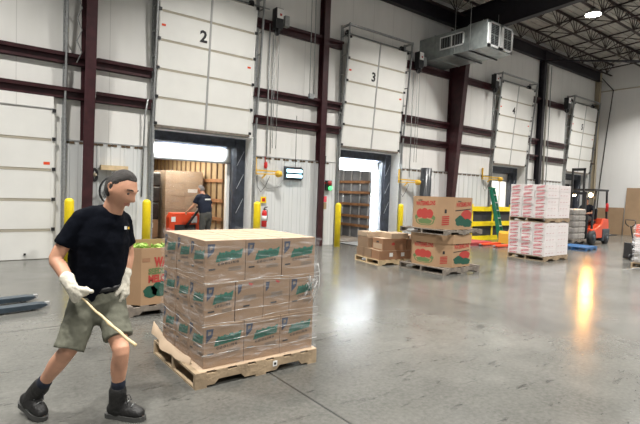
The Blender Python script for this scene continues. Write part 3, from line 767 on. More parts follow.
# bin behind the walking man
pallet('dark_pallet', 1.3, 1.1, .13, 'wood_grey', 'dark pallet under the bin of leafy greens behind the walking man', (2.30, 6.72, 0))
b3 = melon_bin('produce_bin', 1.22, 1.06, .74, .16); b3.location = (2.30, 6.72, .132)
tag(b3, 'open cardboard bin of leafy greens between the walking man and the load', 'produce bin')
text_part('WATERMELONS', 'lettering', .16, 'ink_red', b3, (-.28, -.534, .50), (1, 0, .02), (0, 0, 1), bold=.010, xs=.6, extr=.0003)
text_part('SEEDLESS', 'small_lettering', .10, 'ink_leaf', b3, (-.36, -.534, .40), (1, 0, .04), (0, 0, 1), bold=.004, xs=.8, extr=.0003)
text_part('MELONS', 'small_lettering', .13, 'ink_red', b3, (-.36, -.534, .29), (1, 0, .04), (0, 0, 1), bold=.006, xs=.7, extr=.0003)
m = MB()
for cu, cv, ru, rv in ((-.33, .17, .09, .08), (-.20, .20, .12, .10), (-.04, .16, .10, .08)):
    m.add([(cu+ru*math.cos(2*PI*k/24)*(1+.1*math.sin(14*PI*k/24)), -.534, cv+rv*math.sin(2*PI*k/24)) for k in range(24)], [tuple(range(24))], 'ink_teal')
m.build('leaf_picture', b3)
m = MB(); m.add([(-.44, -.533, .56), (-.44, -.533, .61), (-.34, -.533, .61), (-.34, -.533, .56)], [(0, 1, 2, 3)], 'card2'); m.build('printed_panel', b3)
def lettuce(r):
    m = MB(); rnd = random.Random(4)
    for k in range(13):
        a = rnd.uniform(0, 6.28); tl = rnd.uniform(.1, .75); n = 7
        vs = []; d1 = Vector((math.cos(a)*math.cos(tl), math.sin(a)*math.cos(tl), math.sin(tl))); s = Vector((-math.sin(a), math.cos(a), 0)); up = d1.cross(s)*-1
        for i in range(n):
            f = i/(n-1)
            for j in range(5):
                g = (j-2)/2; wd = r*.75*math.sin(PI*(.12+.8*f)); c = d1*(r*(.25+.8*f)) + up*(r*.35*math.sin(f*2.6)-r*.16*g*g+.05*r*math.sin(9*f+5*g))
                vs.append(c+s*(g*wd))
        m.add(vs, [(i*5+j, i*5+j+1, (i+1)*5+j+1, (i+1)*5+j) for i in range(n-1) for j in range(4)], 'lettuce', True)
    m.lathe([(.02*r, -.7*r), (.55*r, -.45*r), (.7*r, 0), (.5*r, .4*r), (.1*r, .6*r)], (0, 0, 0), 'lettuce', 14)
    return m.build('lettuce_head')
lp = None
for k, (x, y) in enumerate([(1.93, 6.42), (2.17, 6.50), (2.42, 6.44), (1.98, 6.76), (2.26, 6.80), (2.54, 6.74), (2.68, 6.46), (2.48, 7.02), (2.10, 7.04)]):
    loc = (x, y, .775+random.uniform(-.01, .02))
    if lp is None: lp = lettuce(.105); lp.location = loc; tag(lp, 'pale green leafy lettuce head in the open bin behind the man', 'lettuce', 'lettuce heads in the bin')
    else: dup(lp, loc, rotz=k*1.1)
m = MB(); m.prism([(1.88, 6.22), (2.72, 6.22), (2.87, 6.37), (2.87, 7.07), (2.72, 7.22), (1.88, 7.22), (1.73, 7.07), (1.73, 6.37)], .15, .665, 'lettuce'); fl = m.build('packed_greens'); fl['kind'] = 'stuff'; fl['label'] = 'leafy greens packed lower in the open bin'

# ------------------------------------------------------------------ low pallet of mixed cartons
PX, PY = 7.78, 7.93
PR = math.radians(-9)
def prot(x, y): return (PX+x*math.cos(PR)-y*math.sin(PR), PY+x*math.sin(PR)+y*math.cos(PR))
pallet('wooden_pallet', 1.22, 1.04, .13, 'wood_pale', 'pale pallet under the short pile of mixed brown cartons', (*prot(.61, .52), 0), PR)
mix = [ # x0 x1 y0 y1 z0 z1 mat label, white labels?
    (.02, 1.16, .02, .34, .132, .345, 'card2', 'long low brown carton with two white labels at the foot of the short pile', 2),
    (.02, .40, .36, .66, .132, .36, 'card', 'brown carton behind the long one at the foot of the short pile', 0),
    (.42, 1.16, .36, .98, .132, .345, 'card2', 'wide brown carton hidden behind the long low one on the short pile', 0),
    (.02, .40, .68, 1.0, .132, .36, 'card', 'brown carton at the far left foot of the short pile', 0),
    (.12, .80, .03, .46, .347, .63, 'card2', 'reddish carton with a dark hand hole in the middle of the short pile', 1),
    (.82, 1.18, .03, .44, .347, .61, 'card2', 'dark brown carton at the right of the short pile', 0),
    (.02, .40, .52, .96, .362, .62, 'card', 'leaning pale carton at the left of the short pile', 0),
    (.42, 1.14, .50, .98, .347, .63, 'card2', 'carton at the back of the short pile', 0),
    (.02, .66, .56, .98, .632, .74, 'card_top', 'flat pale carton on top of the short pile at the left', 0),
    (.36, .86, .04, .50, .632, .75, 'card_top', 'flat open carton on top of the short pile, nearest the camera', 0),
    (.88, 1.16, .06, .60, .612, .70, 'card', 'flat carton on top of the short pile beside the melon bins', 3),
]
for x0, x1, y0, y1, z0, z1, mt, lab, wl in mix:
    o = carton('carton', x1-x0, y1-y0, z1-z0, mt, 'card_top'); o.location = (*prot((x0+x1)/2, (y0+y1)/2), z0); o.rotation_euler.z = PR+random.uniform(-.01, .01)
    tag(o, lab, 'carton', 'cartons on the short pile')
    w, d, h = x1-x0, y1-y0, z1-z0
    if wl == 2:
        for u in (.30, .60):
            m = MB(); m.box(-w/2+u*w-.05, -w/2+u*w+.05, -d/2-.002, -d/2, .07, .16, 'white_label'); m.build('white_label', o)
    if wl == 1:
        m = MB(); m.box(-w/2-.002, -w/2, -.05, .05, h*.62, h*.75, 'ink_black'); m.build('hand_hole', o)
        m = MB(); m.box(-w/2-.0015, -w/2, -d/2+.04, d/2-.04, .03, h*.55, 'card_top'); m.build('printed_panel', o)
        m = MB(); m.add([(-.04+.05*math.cos(2*PI*k/16), -d/2-.0015, h*.55+.035*math.sin(2*PI*k/16)) for k in range(16)], [tuple(range(16))], 'ink_red'); m.build('printed_mark', o)
    if wl == 3:
        m = MB(); m.box(-.10, .04, -d/2-.002, -d/2, .015, .06, 'white_label'); m.build('white_label', o)

# ------------------------------------------------------------------ white printed carton stack
WX0, WX1, WY0, WY1 = 12.60, 13.90, 6.52, 7.60
M['ink_faint'] = mat('faint_print', (.56, .36, .36), .7)
def white_carton(w, d, h):
    m = MB(); m.box(-w/2, w/2, -d/2, d/2, 0, h, 'white_card'); o = m.build('white_carton', bevel=.004)
    text_part('NAVARRO', 'lettering', h*.50, 'ink_pink', o, (-w/2-.002, d/2-.03, h*.36), (0, -1, .18), (0, 0, 1), shear=.7, bold=.003, xs=(d-.12)/(h*.50*4.6), extr=.0003)
    m = MB()
    for k in range(8):
        u = -d/2+.04+k*(d-.12)/9; e = -w/2-.0022
        m.add([(e, -u, .012), (e, -u-.018, .012), (e, -u-.04, h*.26), (e, -u-.022, h*.26)], [(0, 1, 2, 3)], 'ink_pink')
    m.add([(-w/2-.0022, -.02, h*.12), (-w/2-.0022, -.12, h*.12), (-w/2-.0022, -.12, h*.22), (-w/2-.0022, -.02, h*.22)], [(0, 1, 2, 3)], 'ink_grey')
    for k in range(3):
        u = -w/2+.06+k*w/4; m.add([(u, -d/2-.002, h*.4), (u+.09, -d/2-.002, h*.44), (u+.09, -d/2-.002, h*.52), (u, -d/2-.002, h*.48)], [(0, 1, 2, 3)], 'ink_faint')
    m.build('printed_panel', o)
    return o
lay = ['bottom', 'second', 'middle', 'fourth', 'top']
wc = None; h = .183
pallet('wooden_pallet', 1.30, 1.1, .135, 'wood', 'pallet on the floor under the white and red cartons', ((WX0+WX1)/2, (WY0+WY1)/2, 0))
pallet('wooden_pallet', 1.30, 1.1, .12, 'wood', 'pallet between the two blocks of white and red cartons', ((WX0+WX1)/2, (WY0+WY1)/2, .137+5*h+.003))
for blk, z0 in (('lower', .137), ('upper', .137+5*h+.003+.122)):
    for l in range(5):
        for i in range(2):
            for j in range(3):
                w, d = (WX1-WX0)/2, (WY1-WY0)/3
                loc = (WX0+w*(i+.5)+random.uniform(-.006, .006), WY0+d*(j+.5)+random.uniform(-.004, .004), z0+l*h)
                lab = 'white carton with red print, %s block, %s layer, %s column, %s' % (blk, lay[l], ['near', 'middle', 'far'][j], ['printed side out', 'forklift side'][i])
                if wc is None: wc = white_carton(w-.008, d-.008, h-.002); o = wc; o.location = loc; tag(o, lab, 'carton', 'white and red cartons')
                else: dup(wc, loc, label=lab)

# ------------------------------------------------------------------ duct
dr = empty('air_duct', (13.97, D, 6.48), 'sheet metal air duct unit hung beside the wide red column', 'duct')
m = MB(); m.box(-.70, .70, -2.10, 0, 0, .80, 'duct'); m.build('duct_run', dr, bevel=.006)
m = MB(); m.box(-.72, .72, -2.81, -2.10, -.02, .84, 'duct'); m.build('end_box', dr, bevel=.008)
m = MB()
for y in (-.7, -1.4, -2.08): m.box(-.715, .715, y-.02, y+.02, -.015, .815, 'duct')
m.build('flange', dr)
m = MB()
m.box(-.725, -.70, -1.92, -1.88, .24, .68, 'grille'); m.box(-.725, -.70, -.98, -.94, .24, .68, 'grille'); m.box(-.725, -.70, -1.92, -.94, .24, .28, 'grille'); m.box(-.725, -.70, -1.92, -.94, .64, .68, 'grille')
m.box(-.72, -.71, -1.45, -1.41, .27, .65, 'grille')
for k in range(9): m.box(-.718, -.705, -1.88+k*.105, -1.87+k*.105, .28, .64, 'duct')
m.box(-.712, -.70, -1.90, -.96, .26, .66, 'dark_void'); m.build('side_grille', dr)
for xa, xb in ((-.69, -.03), (.03, .69)):
    m = MB(); y = -2.83
    m.box(xa, xa+.13, y-.01, y+.02, .02, .80, 'grille'); m.box(xb-.09, xb, y-.01, y+.02, .02, .80, 'grille'); m.box(xa, xb, y-.01, y+.02, .02, .09, 'grille'); m.box(xa, xb, y-.01, y+.02, .75, .80, 'grille')
    m.box(xa+.1, xb-.08, y+.002, y+.02, .05, .78, 'dark_void')
    for k in range(12): m.box(xa+.13, xb-.09, y-.004, y+.008, .12+k*.052, .128+k*.052, 'duct')
    m.box(xa+.11, xb-.09, y-.008, y+.01, .40, .425, 'duct'); m.box((xa+xb)/2, (xa+xb)/2+.02, y-.008, y+.01, .09, .75, 'duct')
    m.build('end_grille', dr)
m = MB()
for y in (-2.2, -1.6): m.box(-.78, .80, y-.02, y+.02, -.06, -.02, 'black'); m.tube([(-.76, y, -.06), (-.76, y, 1.5)], .01, 'galv', 6); m.tube([(.78, y, -.06), (.78, y, 1.5)], .01, 'galv', 6)
m.build('hanger_bar', dr)

# ------------------------------------------------------------------ small things on the dock wall
def bollard(x, y, lab, first=[None]):
    if first[0] is None:
        m = MB(); m.lathe([(.095, 0), (.095, 1.27), (.09, 1.30), (.07, 1.335), (.035, 1.35), (.004, 1.355)], (0, 0, 0), 'yellow', 24); o = m.build('safety_bollard'); first[0] = o; o.location = (x, y, 0)
        return tag(o, lab, 'bollard', 'yellow bollards beside the dock doors')
    return dup(first[0], (x, y, 0), label=lab)
bollard(1.83, 11.2, 'yellow safety bollard left of the nearest red column')
bollard(3.44, 11.2, 'yellow safety bollard just right of the walking man, left of door 2')
bollard(6.42, 11.3, 'yellow safety bollard beside the fire extinguisher')
bollard(9.30, 11.35, 'yellow safety bollard left of the door 3 opening')
bollard(12.42, 11.67, 'yellow safety bollard right of the door 3 opening')
bollard(17.75, 11.35, 'yellow safety bollard behind the yellow rails')

def arm_lamp(x, z, L_, lab, y=D-.05):
    r = empty('dock_arm_lamp', (x, y, z), lab, 'dock lamp', 'yellow dock arm lamps')
    m = MB(); m.bar((0, -.02, -.06), (0, -.02, .42), .05, .05, 'yellow2'); m.build('wall_bracket', r)
    m = MB(); m.bar((0, -.08, .06), (L_, -.30, .04), .035, .04, 'yellow2'); m.bar((0, -.08, -.04), (L_, -.30, -.03), .035, .03, 'yellow2'); m.bar((L_*.45, -.18, -.03), (L_*.3, -.1, -.16), .03, .04, 'yellow2'); m.build('arm', r)
    m = MB(); m.lathe([(.03, -.1), (.085, -.06), (.10, .06), (.095, .07)], (L_+.02, -.32, -.02), 'yellow2', 16, 'y'); m.build('lamp_head', r)
    m = MB(); m.tube([(.02, -.05, -.1), (.06, -.05, -.4), (.16, -.08, -.55), (.30, -.08, -.38), (.40, -.14, -.1)], .008, 'black', 6); m.build('power_cord', r)
    return r
arm_lamp(6.62, 2.16, .58, 'yellow dock arm lamp between door 2 and the blue insect light')
arm_lamp(12.42, 2.16, .66, 'yellow dock arm lamp right of the door 3 opening')
arm_lamp(17.4, 2.50, .85, 'yellow dock arm lamp above the green ladder')

z0 = empty('insect_light', (7.86, D-.07, 2.19), 'black wall light with two glowing blue-white tubes', 'insect light')
m = MB(); m.prism([(-.0, -.14), (-.03, -.15), (-.10, -.10), (-.12, 0), (-.10, .10), (-.03, .15), (0, .14)], -.29, .29, 'black', 'x'); m.build('housing', z0)
m = MB(); m.prism([(-.02, -.16), (-.12, -.11), (-.14, 0), (-.12, .11), (-.02, .16)], -.31, -.27, 'jack', 'x'); m.prism([(-.02, -.16), (-.12, -.11), (-.14, 0), (-.12, .11), (-.02, .16)], .27, .31, 'jack', 'x'); m.build('end_cap', z0)
for zz in (-.06, .055):
    m = MB(); m.tube([(-.26, -.125, zz), (.26, -.125, zz)], .036, 'tube', 10); m.build('glow_tube', z0)
z0.scale.z = 1.3

e0 = empty('fire_extinguisher', (6.90, D-.16, .62), 'red fire extinguisher on the liner wall beside a yellow bollard', 'fire extinguisher')
m = MB(); m.lathe([(.06, 0), (.075, .02), (.075, .40), (.06, .45), (.025, .48)], (0, 0, 0), 'ext_red', 20); m.build('tank', e0)
m = MB(); m.box(-.02, .02, -.02, .02, .48, .53, 'black'); m.bar((-.02, 0, .54), (.10, 0, .57), .02, .02, 'black'); m.build('valve', e0)
m = MB(); m.tube([(.02, 0, .51), (.09, 0, .48), (.10, 0, .3), (.09, 0, .15)], .01, 'black', 6); m.build('hose', e0)
m = MB(); m.lathe([(.0755, .18), (.0755, .32)], (0, 0, 0), 'white_label', 20); m.build('label_band', e0)
m = MB(); m.box(-.09, .09, .07, .08, .68, .86, 'yellow'); m.box(-.05, .05, .066, .07, .72, .82, 'ext_red'); s_ = m.build('extinguisher_sign'); s_.location = (6.90, D-.16, .62); tag(s_, 'small yellow and red sign above the fire extinguisher', 'sign')
m = MB(); m.lathe([(.03, 0), (.05, .05), (.05, .16), (.02, .2)], (0, 0, 0), 'ext_red', 14); m.bar((0, .03, .2), (0, .05, .34), .02, .02, 'ext_red'); h_ = m.build('red_signal_horn'); h_.location = (6.92, D-.12, 2.28); tag(h_, 'small red horn on the wall above the yellow lamp arm by door 2', 'horn')

def conduit(pts, r, lab, mt='galv', name='conduit', cat='conduit', grp=None):
    m = MB(); m.tube(pts, r, mt, 8); o = m.build(name); tag(o, lab, cat, grp); return o
W_ = D-.24
conduit([(8.25, W_, 8.0), (8.28, W_, 4.55)], .012, 'thin conduit hanging left of the slim red column down to a junction box')
conduit([(8.40, W_, 8.0), (8.42, W_, 4.58)], .012, 'thin conduit hanging closest to the slim red column')
m = MB(); m.box(8.25, 8.41, W_-.06, W_+.03, 4.44, 4.58, 'galv'); tag(m.build('junction_box', bevel=.005), 'small grey junction box on the middle girt left of the slim column', 'electrical box')
conduit([(6.86, D-.23, 6.3), (6.87, D-.23, 2.6)], .02, 'thick grey conduit dropping past the door 2 opener')
conduit([(6.98, D-.23, 6.02), (6.99, D-.23, 2.7)], .012, 'thin grey chain guide dropping from the door 2 opener')
conduit([(7.95, D-.09, 3.9), (7.96, D-.09, 2.32)], .008, 'thin cable running down to the blue insect light', 'black')
conduit([(7.60, D-.09, 2.05), (7.35, D-.09, 1.75), (7.0, D-.09, 1.72), (6.75, D-.09, 1.95)], .009, 'sagging grey cable between the insect light and the lamp arm', 'galv', 'cable', 'cable')
conduit([(12.75, D-.24, 6.0), (12.76, D-.24, 2.3)], .014, 'grey conduit dropping from the door 3 opener')
conduit([(21.95, D-.24, 8.0), (21.97, D-.24, 2.4)], .05, 'pale pipe standing right of the slim far column', 'post_beige')
conduit([(22.25, D-.24, 8.0), (22.27, D-.24, 2.4)], .02, 'thin pipe beside the pale pipe at the far column')
conduit([(3.56, D-.22, 3.75), (3.53, D-.12, 3.3), (3.50, D-.07, 1.4)], .02, 'grey conduit running down beside the left jamb of door 2')
m = MB(); y = 4.7
k = 0; pts = []
for i in range(16): pts.append((2.06+(.05 if i % 2 else -.05), D-.25, 4.3+i*.24))
m.tube(pts, .012, 'galv', 6); tag(m.build('hanging_chain'), 'zigzag hanging chain beside the nearest red column', 'chain')
# conduit on the end wall
conduit([(XE-.04, 11.85, 8.55), (XE-.04, 11.11, 7.64), (XE-.04, 11.28, 5.77), (XE-.04, 11.52, 2.5), (XE-.04, 11.6, .4)], .022, 'dark cable slanting down the white end wall', 'black', 'cable', 'cable')

def opener(x, z, lab, s=1.):
    r = empty('door_opener', (x, D-.24, z), lab, 'door opener', 'dock door openers')
    m = MB(); m.box(-.11*s, .13*s, -.22, .0, -.30, .26, 'black'); m.build('motor_housing', r, bevel=.01)
    m = MB(); m.box(-.08*s, .12*s, -.23, -.22, -.02, .24, 'white_label'); m.box(.0, .07, -.232, -.23, .05, .11, 'ink_red'); m.build('rating_plate', r)
    m = MB(); m.lathe([(.11, -.03), (.12, 0), (.11, .03)], (.0, -.12, -.36), 'black', 16, 'x'); m.build('pulley', r)
    m = MB(); m.tube([(.05, -.12, -.30), (.07, -.12, -1.0), (.07, -.12, -3.6)], .008, 'galv', 5); m.tube([(-.05, -.12, -.30), (-.05, -.12, -3.6)], .008, 'galv', 5); m.build('hand_chain', r)
    m = MB(); m.box(.24*s, .38*s, -.14, 0, -.16, .14, 'galv'); m.build('control_box', r)
    return r
opener(7.02, 6.45, 'black electric opener at the top right of door 2')
opener(12.88, 6.45, 'black electric opener at the top right of door 3')
opener(17.55, 6.50, 'black electric opener at the top left of door 4')
opener(23.7, 6.45, 'black electric opener at the top left of door 5')

# tall black rolled curtain standing by the wall
m = MB(); m.lathe([(.19, 0), (.20, .02), (.20, 2.66), (.17, 2.67), (.16, 2.60), (.09, 2.60), (.08, 2.67), (.02, 2.67)], (0, 0, 0), 'rubber', 28); rc = m.build('rolled_curtain'); rc.location = (13.42, 11.45, 0)
tag(rc, 'tall glossy black roll standing by the wall behind the melon bins', 'rolled curtain')
M['rubber2'] = mat('glossy_black_roll', (.03, .033, .038), .3); rc.data.materials[0] = M['rubber2']
m = MB(); m.box(.07, .13, -.20, -.19, 2.30, 2.40, 'white_label'); m.build('paper_label', rc)

# signal lights and stickers on the wall right of the slim column
sg = empty('dock_signal_light', (9.22, D-.075, 1.92), 'red and green dock signal light right of the slim red column', 'signal light')
m = MB(); m.box(-.11, .11, -.06, 0, -.20, .12, 'black'); m.build('housing', sg)
m = MB(); m.lathe([(.075, 0), (.07, .03), (.03, .05)], (0, -.11, .04), 'sig_red', 16, 'y'); m.box(-.28, -.10, -.05, -.02, .02, .06, 'sig_red'); m.build('red_lens', sg)
m = MB(); m.lathe([(.07, 0), (.065, .03), (.03, .05)], (0.03, -.11, -.12), 'sig_green', 16, 'y'); m.build('green_lens', sg)
m = MB(); m.box(9.01, 9.19, D-.082, D-.078, 1.36, 1.54, 'pink'); tag(m.build('pink_sticker'), 'bright pink square sticker on the wall below the signal light', 'sticker')
m = MB(); m.box(9.01, 9.19, D-.082, D-.078, 1.14, 1.34, 'plywood'); tag(m.build('tan_sticker'), 'tan paper notice right below the pink sticker', 'notice')
m = MB(); m.box(8.99, 9.10, D-.09, D-.078, 2.55, 2.80, 'black'); tag(m.build('switch_box'), 'small dark box on the wall right of the slim column', 'electrical box')
conduit([(8.75, 10.98, 1.30), (8.55, 10.6, 1.05), (8.1, 9.9, .50)], .012, 'white rope slanting down from the slim red column', 'white', 'rope', 'rope') if False else None

# shelf board, fan and hose reel left of door 2
m = MB(); m.box(2.55, 3.14, D-.22, D-.07, 2.00, 2.11, 'wood_pale'); tag(m.build('wood_board'), 'pale wooden board on the wall above the walking man', 'board')
fan = empty('drum_fan', (2.84, D-.30, 1.52), 'large dark cage fan on the wall behind the walking man', 'fan')
m = MB()
for r_ in (.10, .18, .26, .33): m.tube([(r_*math.cos(2*PI*k/28), -.06-.05*(1-r_/.33), r_*math.sin(2*PI*k/28)) for k in range(29)], .006, 'black', 5)
for k in range(14): m.bar((.04*math.cos(2*PI*k/14), -.12, .04*math.sin(2*PI*k/14)), (.33*math.cos(2*PI*k/14), -.06, .33*math.sin(2*PI*k/14)), .005, .005, 'black')
m.tube([(.34*math.cos(2*PI*k/28), .0, .34*math.sin(2*PI*k/28)) for k in range(29)], .018, 'black', 6); m.build('cage', fan)
m = MB(); m.lathe([(.05, -.05), (.06, 0), (.05, .12)], (0, 0, 0), 'galv', 16, 'y'); m.build('motor', fan)
for k in range(4):
    a = k*PI/2+.4; c, s = math.cos(a), math.sin(a); m = MB()
    m.add([(.05*c-.03*s, .01, .05*s+.03*c), (.05*c+.03*s, -.03, .05*s-.03*c), (.29*c+.10*s, -.045, .29*s-.10*c), (.29*c-.08*s, .02, .29*s+.08*c)], [(0, 1, 2, 3)], 'galv')
    b = m.build('blade', fan); sd = b.modifiers.new('solid', 'SOLIDIFY'); sd.thickness = .004
m = MB(); m.bar((0, .05, 0), (0, .22, -.02), .05, .05, 'black'); m.build('wall_mount', fan)
hr = empty('hose_reel', (2.42, D-.20, 1.88), 'black hanging reel with a tan hub right of the nearest red column', 'reel')
m = MB(); m.tube([(0+.05*math.cos(2*PI*k/24), 0, .13*math.sin(2*PI*k/24)) for k in range(25)], .03, 'black', 8); m.build('hose', hr)
m = MB(); m.lathe([(.04, -.03), (.045, .0), (.04, .03)], (0, 0, 0), 'beige_steel', 16, 'y'); m.build('hub', hr)
m = MB(); m.tube([(-.05, .02, .1), (-.10, .05, -.3), (-.07, .02, -.9), (-.02, 0, -1.1)], .016, 'black', 6); m.bar((0, .0, 0), (0, .13, .03), .03, .03, 'black'); m.build('loose_hose', hr)

# ------------------------------------------------------------------ yellow rails, ladder, far clutter
gr = empty('guard_rail', (16.95, 11.0, 0), 'yellow guard rails with dark panels behind the green ladder', 'guard rail')
for x in (-1.35, 0, 1.35):
    m = MB(); m.box(x-.05, x+.05, -.05, .05, 0, 1.42, 'yellow'); m.build('post', gr)
for z in (1.24, .66, .10):
    m = MB(); m.prism([(-.08, z-.10), (-.05, z-.10), (-.09, z-.03), (-.05, z), (-.09, z+.03), (-.05, z+.10), (-.08, z+.10)], -1.4, 1.4, 'yellow', 'x') if False else m.box(-1.4, 1.4, -.09, -.05, z-.09, z+.09, 'yellow'); m.build('rail', gr)
for z in (.95, .36):
    m = MB(); m.box(-1.38, 1.38, -.03, .0, z-.20, z+.20, 'dark_void'); m.build('panel', gr)

ld_ = empty('step_ladder', (16.80, 10.40, 0), 'green fibreglass ladder with pale steps leaning on the yellow rails', 'ladder', rotz=math.radians(20))
def ly(z): return -.02+.46*z/2.05
for sx in (-1, 1):
    m = MB(); m.bar((sx*.27, ly(0), 0), (sx*.20, ly(2.05), 2.05), .04, .085, 'green', (0, 1, 0)); m.build('front_rail', ld_)
    m = MB(); m.bar((sx*.23, ly(0)+.09, .06), (sx*.17, ly(2.0)+.07, 2.0), .03, .05, 'green', (0, 1, 0)); m.build('rear_rail', ld_)
for k in range(6):
    z = .30*(k+1); m = MB(); hw = .26-.07*z/2.05; m.box(-hw, hw, ly(z)-.055, ly(z)+.045, z-.018, z+.018, 'alu'); m.build('step', ld_)
m = MB(); m.box(-.23, .23, ly(2.05)-.06, ly(2.05)+.12, 2.03, 2.09, 'green'); m.build('top_cap', ld_)
m = MB(); m.box(-.9, .9, -.5, .5, .08, .12, 'dull_red'); 
for y in (-.45, 0, .42): m.box(-.9, .9, y-.04, y+.04, 0, .08, 'dull_red')
rp = m.build('red_platform'); rp.location = (14.3, 10.3, 0); tag(rp, 'low flat red platform on the floor in front of the yellow rails', 'platform')

def pallet_jack(loc, rotz, lab, body, mt2='black', fork='jack', name='pallet_jack', handle=True, hx=0.):
    """forks point along +x from the origin"""
    r = empty(name, loc, lab, 'pallet jack', None, rotz)
    for s in (-1, 1):
        m = MB()
        m.prism([(0, .03), (.02, .02), (1.06, .02), (1.13, .045), (1.15, .06), (1.13, .075), (1.06, .085), (0, .085)], s*.27-.08, s*.27+.08, fork, 'y'); f = m.build('fork', r, bevel=.004)
        m = MB(); m.box(1.13, 1.18, s*.27-.035, s*.27+.035, .03, .085, 'alu'); m.lathe([(.03, -.03), (.04, -.025), (.04, .025), (.03, .03)], (1.0, s*.27, .04), 'white', 14, 'y'); m.build('fork_tip', f)
    m = MB(); m.prism([(-.12, .06), (.03, .06), (.03, .42), (-.02, .50), (-.10, .50)], -.30, .30, body, 'y'); m.build('body', r, bevel=.01)
    m = MB(); m.lathe([(.06, .10), (.07, .12), (.07, .50), (.05, .56)], (-.20, 0, 0), body, 16); m.build('pump', r)
    for s in (-1, 1):
        m = MB(); m.lathe([(.07, -.025), (.09, -.02), (.09, .02), (.07, .025)], (-.24, s*.07, .09), 'black', 18, 'y'); m.build('wheel', r)
    m = MB(); m.tube([(-.22, 0, .5), (-.36+hx, 0, 1.02)], .02, mt2, 8); a = Vector((-.36+hx, 0, 1.0)); m.tube([a+Vector((0, -.04, 0)), a+Vector((-.03, -.13, .08)), a+Vector((-.05, -.12, .19)), a+Vector((-.05, .12, .19)), a+Vector((-.03, .13, .08)), a+Vector((0, .04, 0))], .014, mt2, 8); m.build('handle', r)
    return r
pallet_jack((-.26, 7.28, 0), math.radians(8), 'blue-grey pallet jack forks on the floor at the left edge', 'jack')
pallet_jack((15.55, 9.45, 0), math.radians(180), 'small orange-yellow pallet jack beside the white cartons', 'yellow2', 'yellow2', fork='orange')

# ------------------------------------------------------------------ goods inside trailer 2, black stack, electric jack
pallet('wooden_pallet', 1.2, 1.1, .13, 'wood', 'pallet under the tall cartons inside the lit trailer', (5.42, 14.55, .002))
k = 0; c0 = None; z = .135
hs = [.42, .42, .42, .38, .38]
for l, hh in enumerate(hs):
    for i in range(2):
        for j in range(2):
            if l == 4 and (i, j) == (1, 1): pass
            loc = (5.42-.29+.58*i, 14.55-.27+.54*j, z)
            lab = 'tan carton stacked in the lit trailer, %s layer, %s %s' % (lay[l], ['front', 'rear'][j], ['left', 'right'][i])
            if c0 is None:
                c0 = carton('tan_carton', .575, .535, .415, 'card_top', 'card_top'); c0.location = loc; tag(c0, lab, 'carton', 'tan cartons in the trailer')
            else:
                o = dup(c0, loc, label=lab); o.scale.z = hh/.42
                if (l, i, j) in ((3, 1, 0), (1, 0, 0)): m = MB(); m.box(-.18, .12, -.27, -.2685, .12, .24, 'white_label'); m.build('white_label', o)
    z += hh
wrap_shell(5.42-.58, 5.42+.58, 14.55-.54, 14.55+.54, .15, z+.01, 'plastic_wrap', 'loose film around the tall cartons in the lit trailer', 'wrap', .02)
# dark wrapped stack at the left of the trailer
pallet('dark_pallet', .8, .9, .13, 'wood_grey', 'dark pallet under the black wrapped stack in the trailer', (4.32, 14.6, .002))
M['black_wrap'] = mat('black_wrapped_goods', (.03, .028, .026), .35, noise=.4, nscale=5, bump=.8, bscale=8)
zz = .135
for l, (hh, mt, lab) in enumerate([(.55, 'card_brown', 'brown carton at the foot of the dark stack in the trailer'), (.50, 'black_wrap', 'black wrapped bundle low in the dark stack in the trailer'), (.48, 'black_wrap', 'black wrapped bundle in the middle of the dark stack in the trailer'), (.42, 'black_wrap', 'black wrapped bundle on top of the dark stack in the trailer')]):
    m = MB(); m.box(-.40, .40, -.42, .42, 0, hh-.01, mt); o = m.build('wrapped_bundle' if l else 'carton', bevel=.04 if l else .005); o.location = (4.30+.02*l, 14.6, zz); zz += hh; tag(o, lab, 'bundle' if l else 'carton')
    if not l:
        m = MB(); m.box(.1, .25, -.422, -.42, .3, .45, 'white_label'); m.build('white_label', o)

ej = empty('electric_pallet_jack', (5.02, 13.0, .002), 'orange electric pallet jack in front of the man in the trailer', 'pallet jack')
m = MB(); m.prism([(-.42, .10), (.42, .10), (.45, .3), (.45, .82), (.38, .95), (-.38, .95), (-.45, .82), (-.45, .3)], -.14, .14, 'orange', 'y'); m.build('body', ej, bevel=.02)
m = MB(); m.box(-.30, .30, -.17, -.14, .30, .62, 'black'); m.build('control_panel', ej)
m = MB(); m.box(.18, .34, -.155, -.14, .66, .86, 'white_label'); m.box(-.40, -.28, -.155, -.14, .70, .84, 'white_label'); m.build('decal', ej)
for s in (-1, 1):
    m = MB(); m.box(s*.27-.08, s*.27+.08, .14, 1.25, .03, .08, 'black'); m.build('fork', ej)
    m = MB(); m.lathe([(.08, -.03), (.10, 0), (.08, .03)], (s*.3, -.05, .10), 'black', 16, 'x'); m.build('wheel', ej)
m = MB(); m.tube([(.0, -.16, .55), (.10, -.30, .75), (.30, -.42, 1.10)], .035, 'black', 8); m.bar((.20, -.44, 1.13), (.44, -.44, 1.13), .05, .05, 'black'); m.build('tiller', ej)

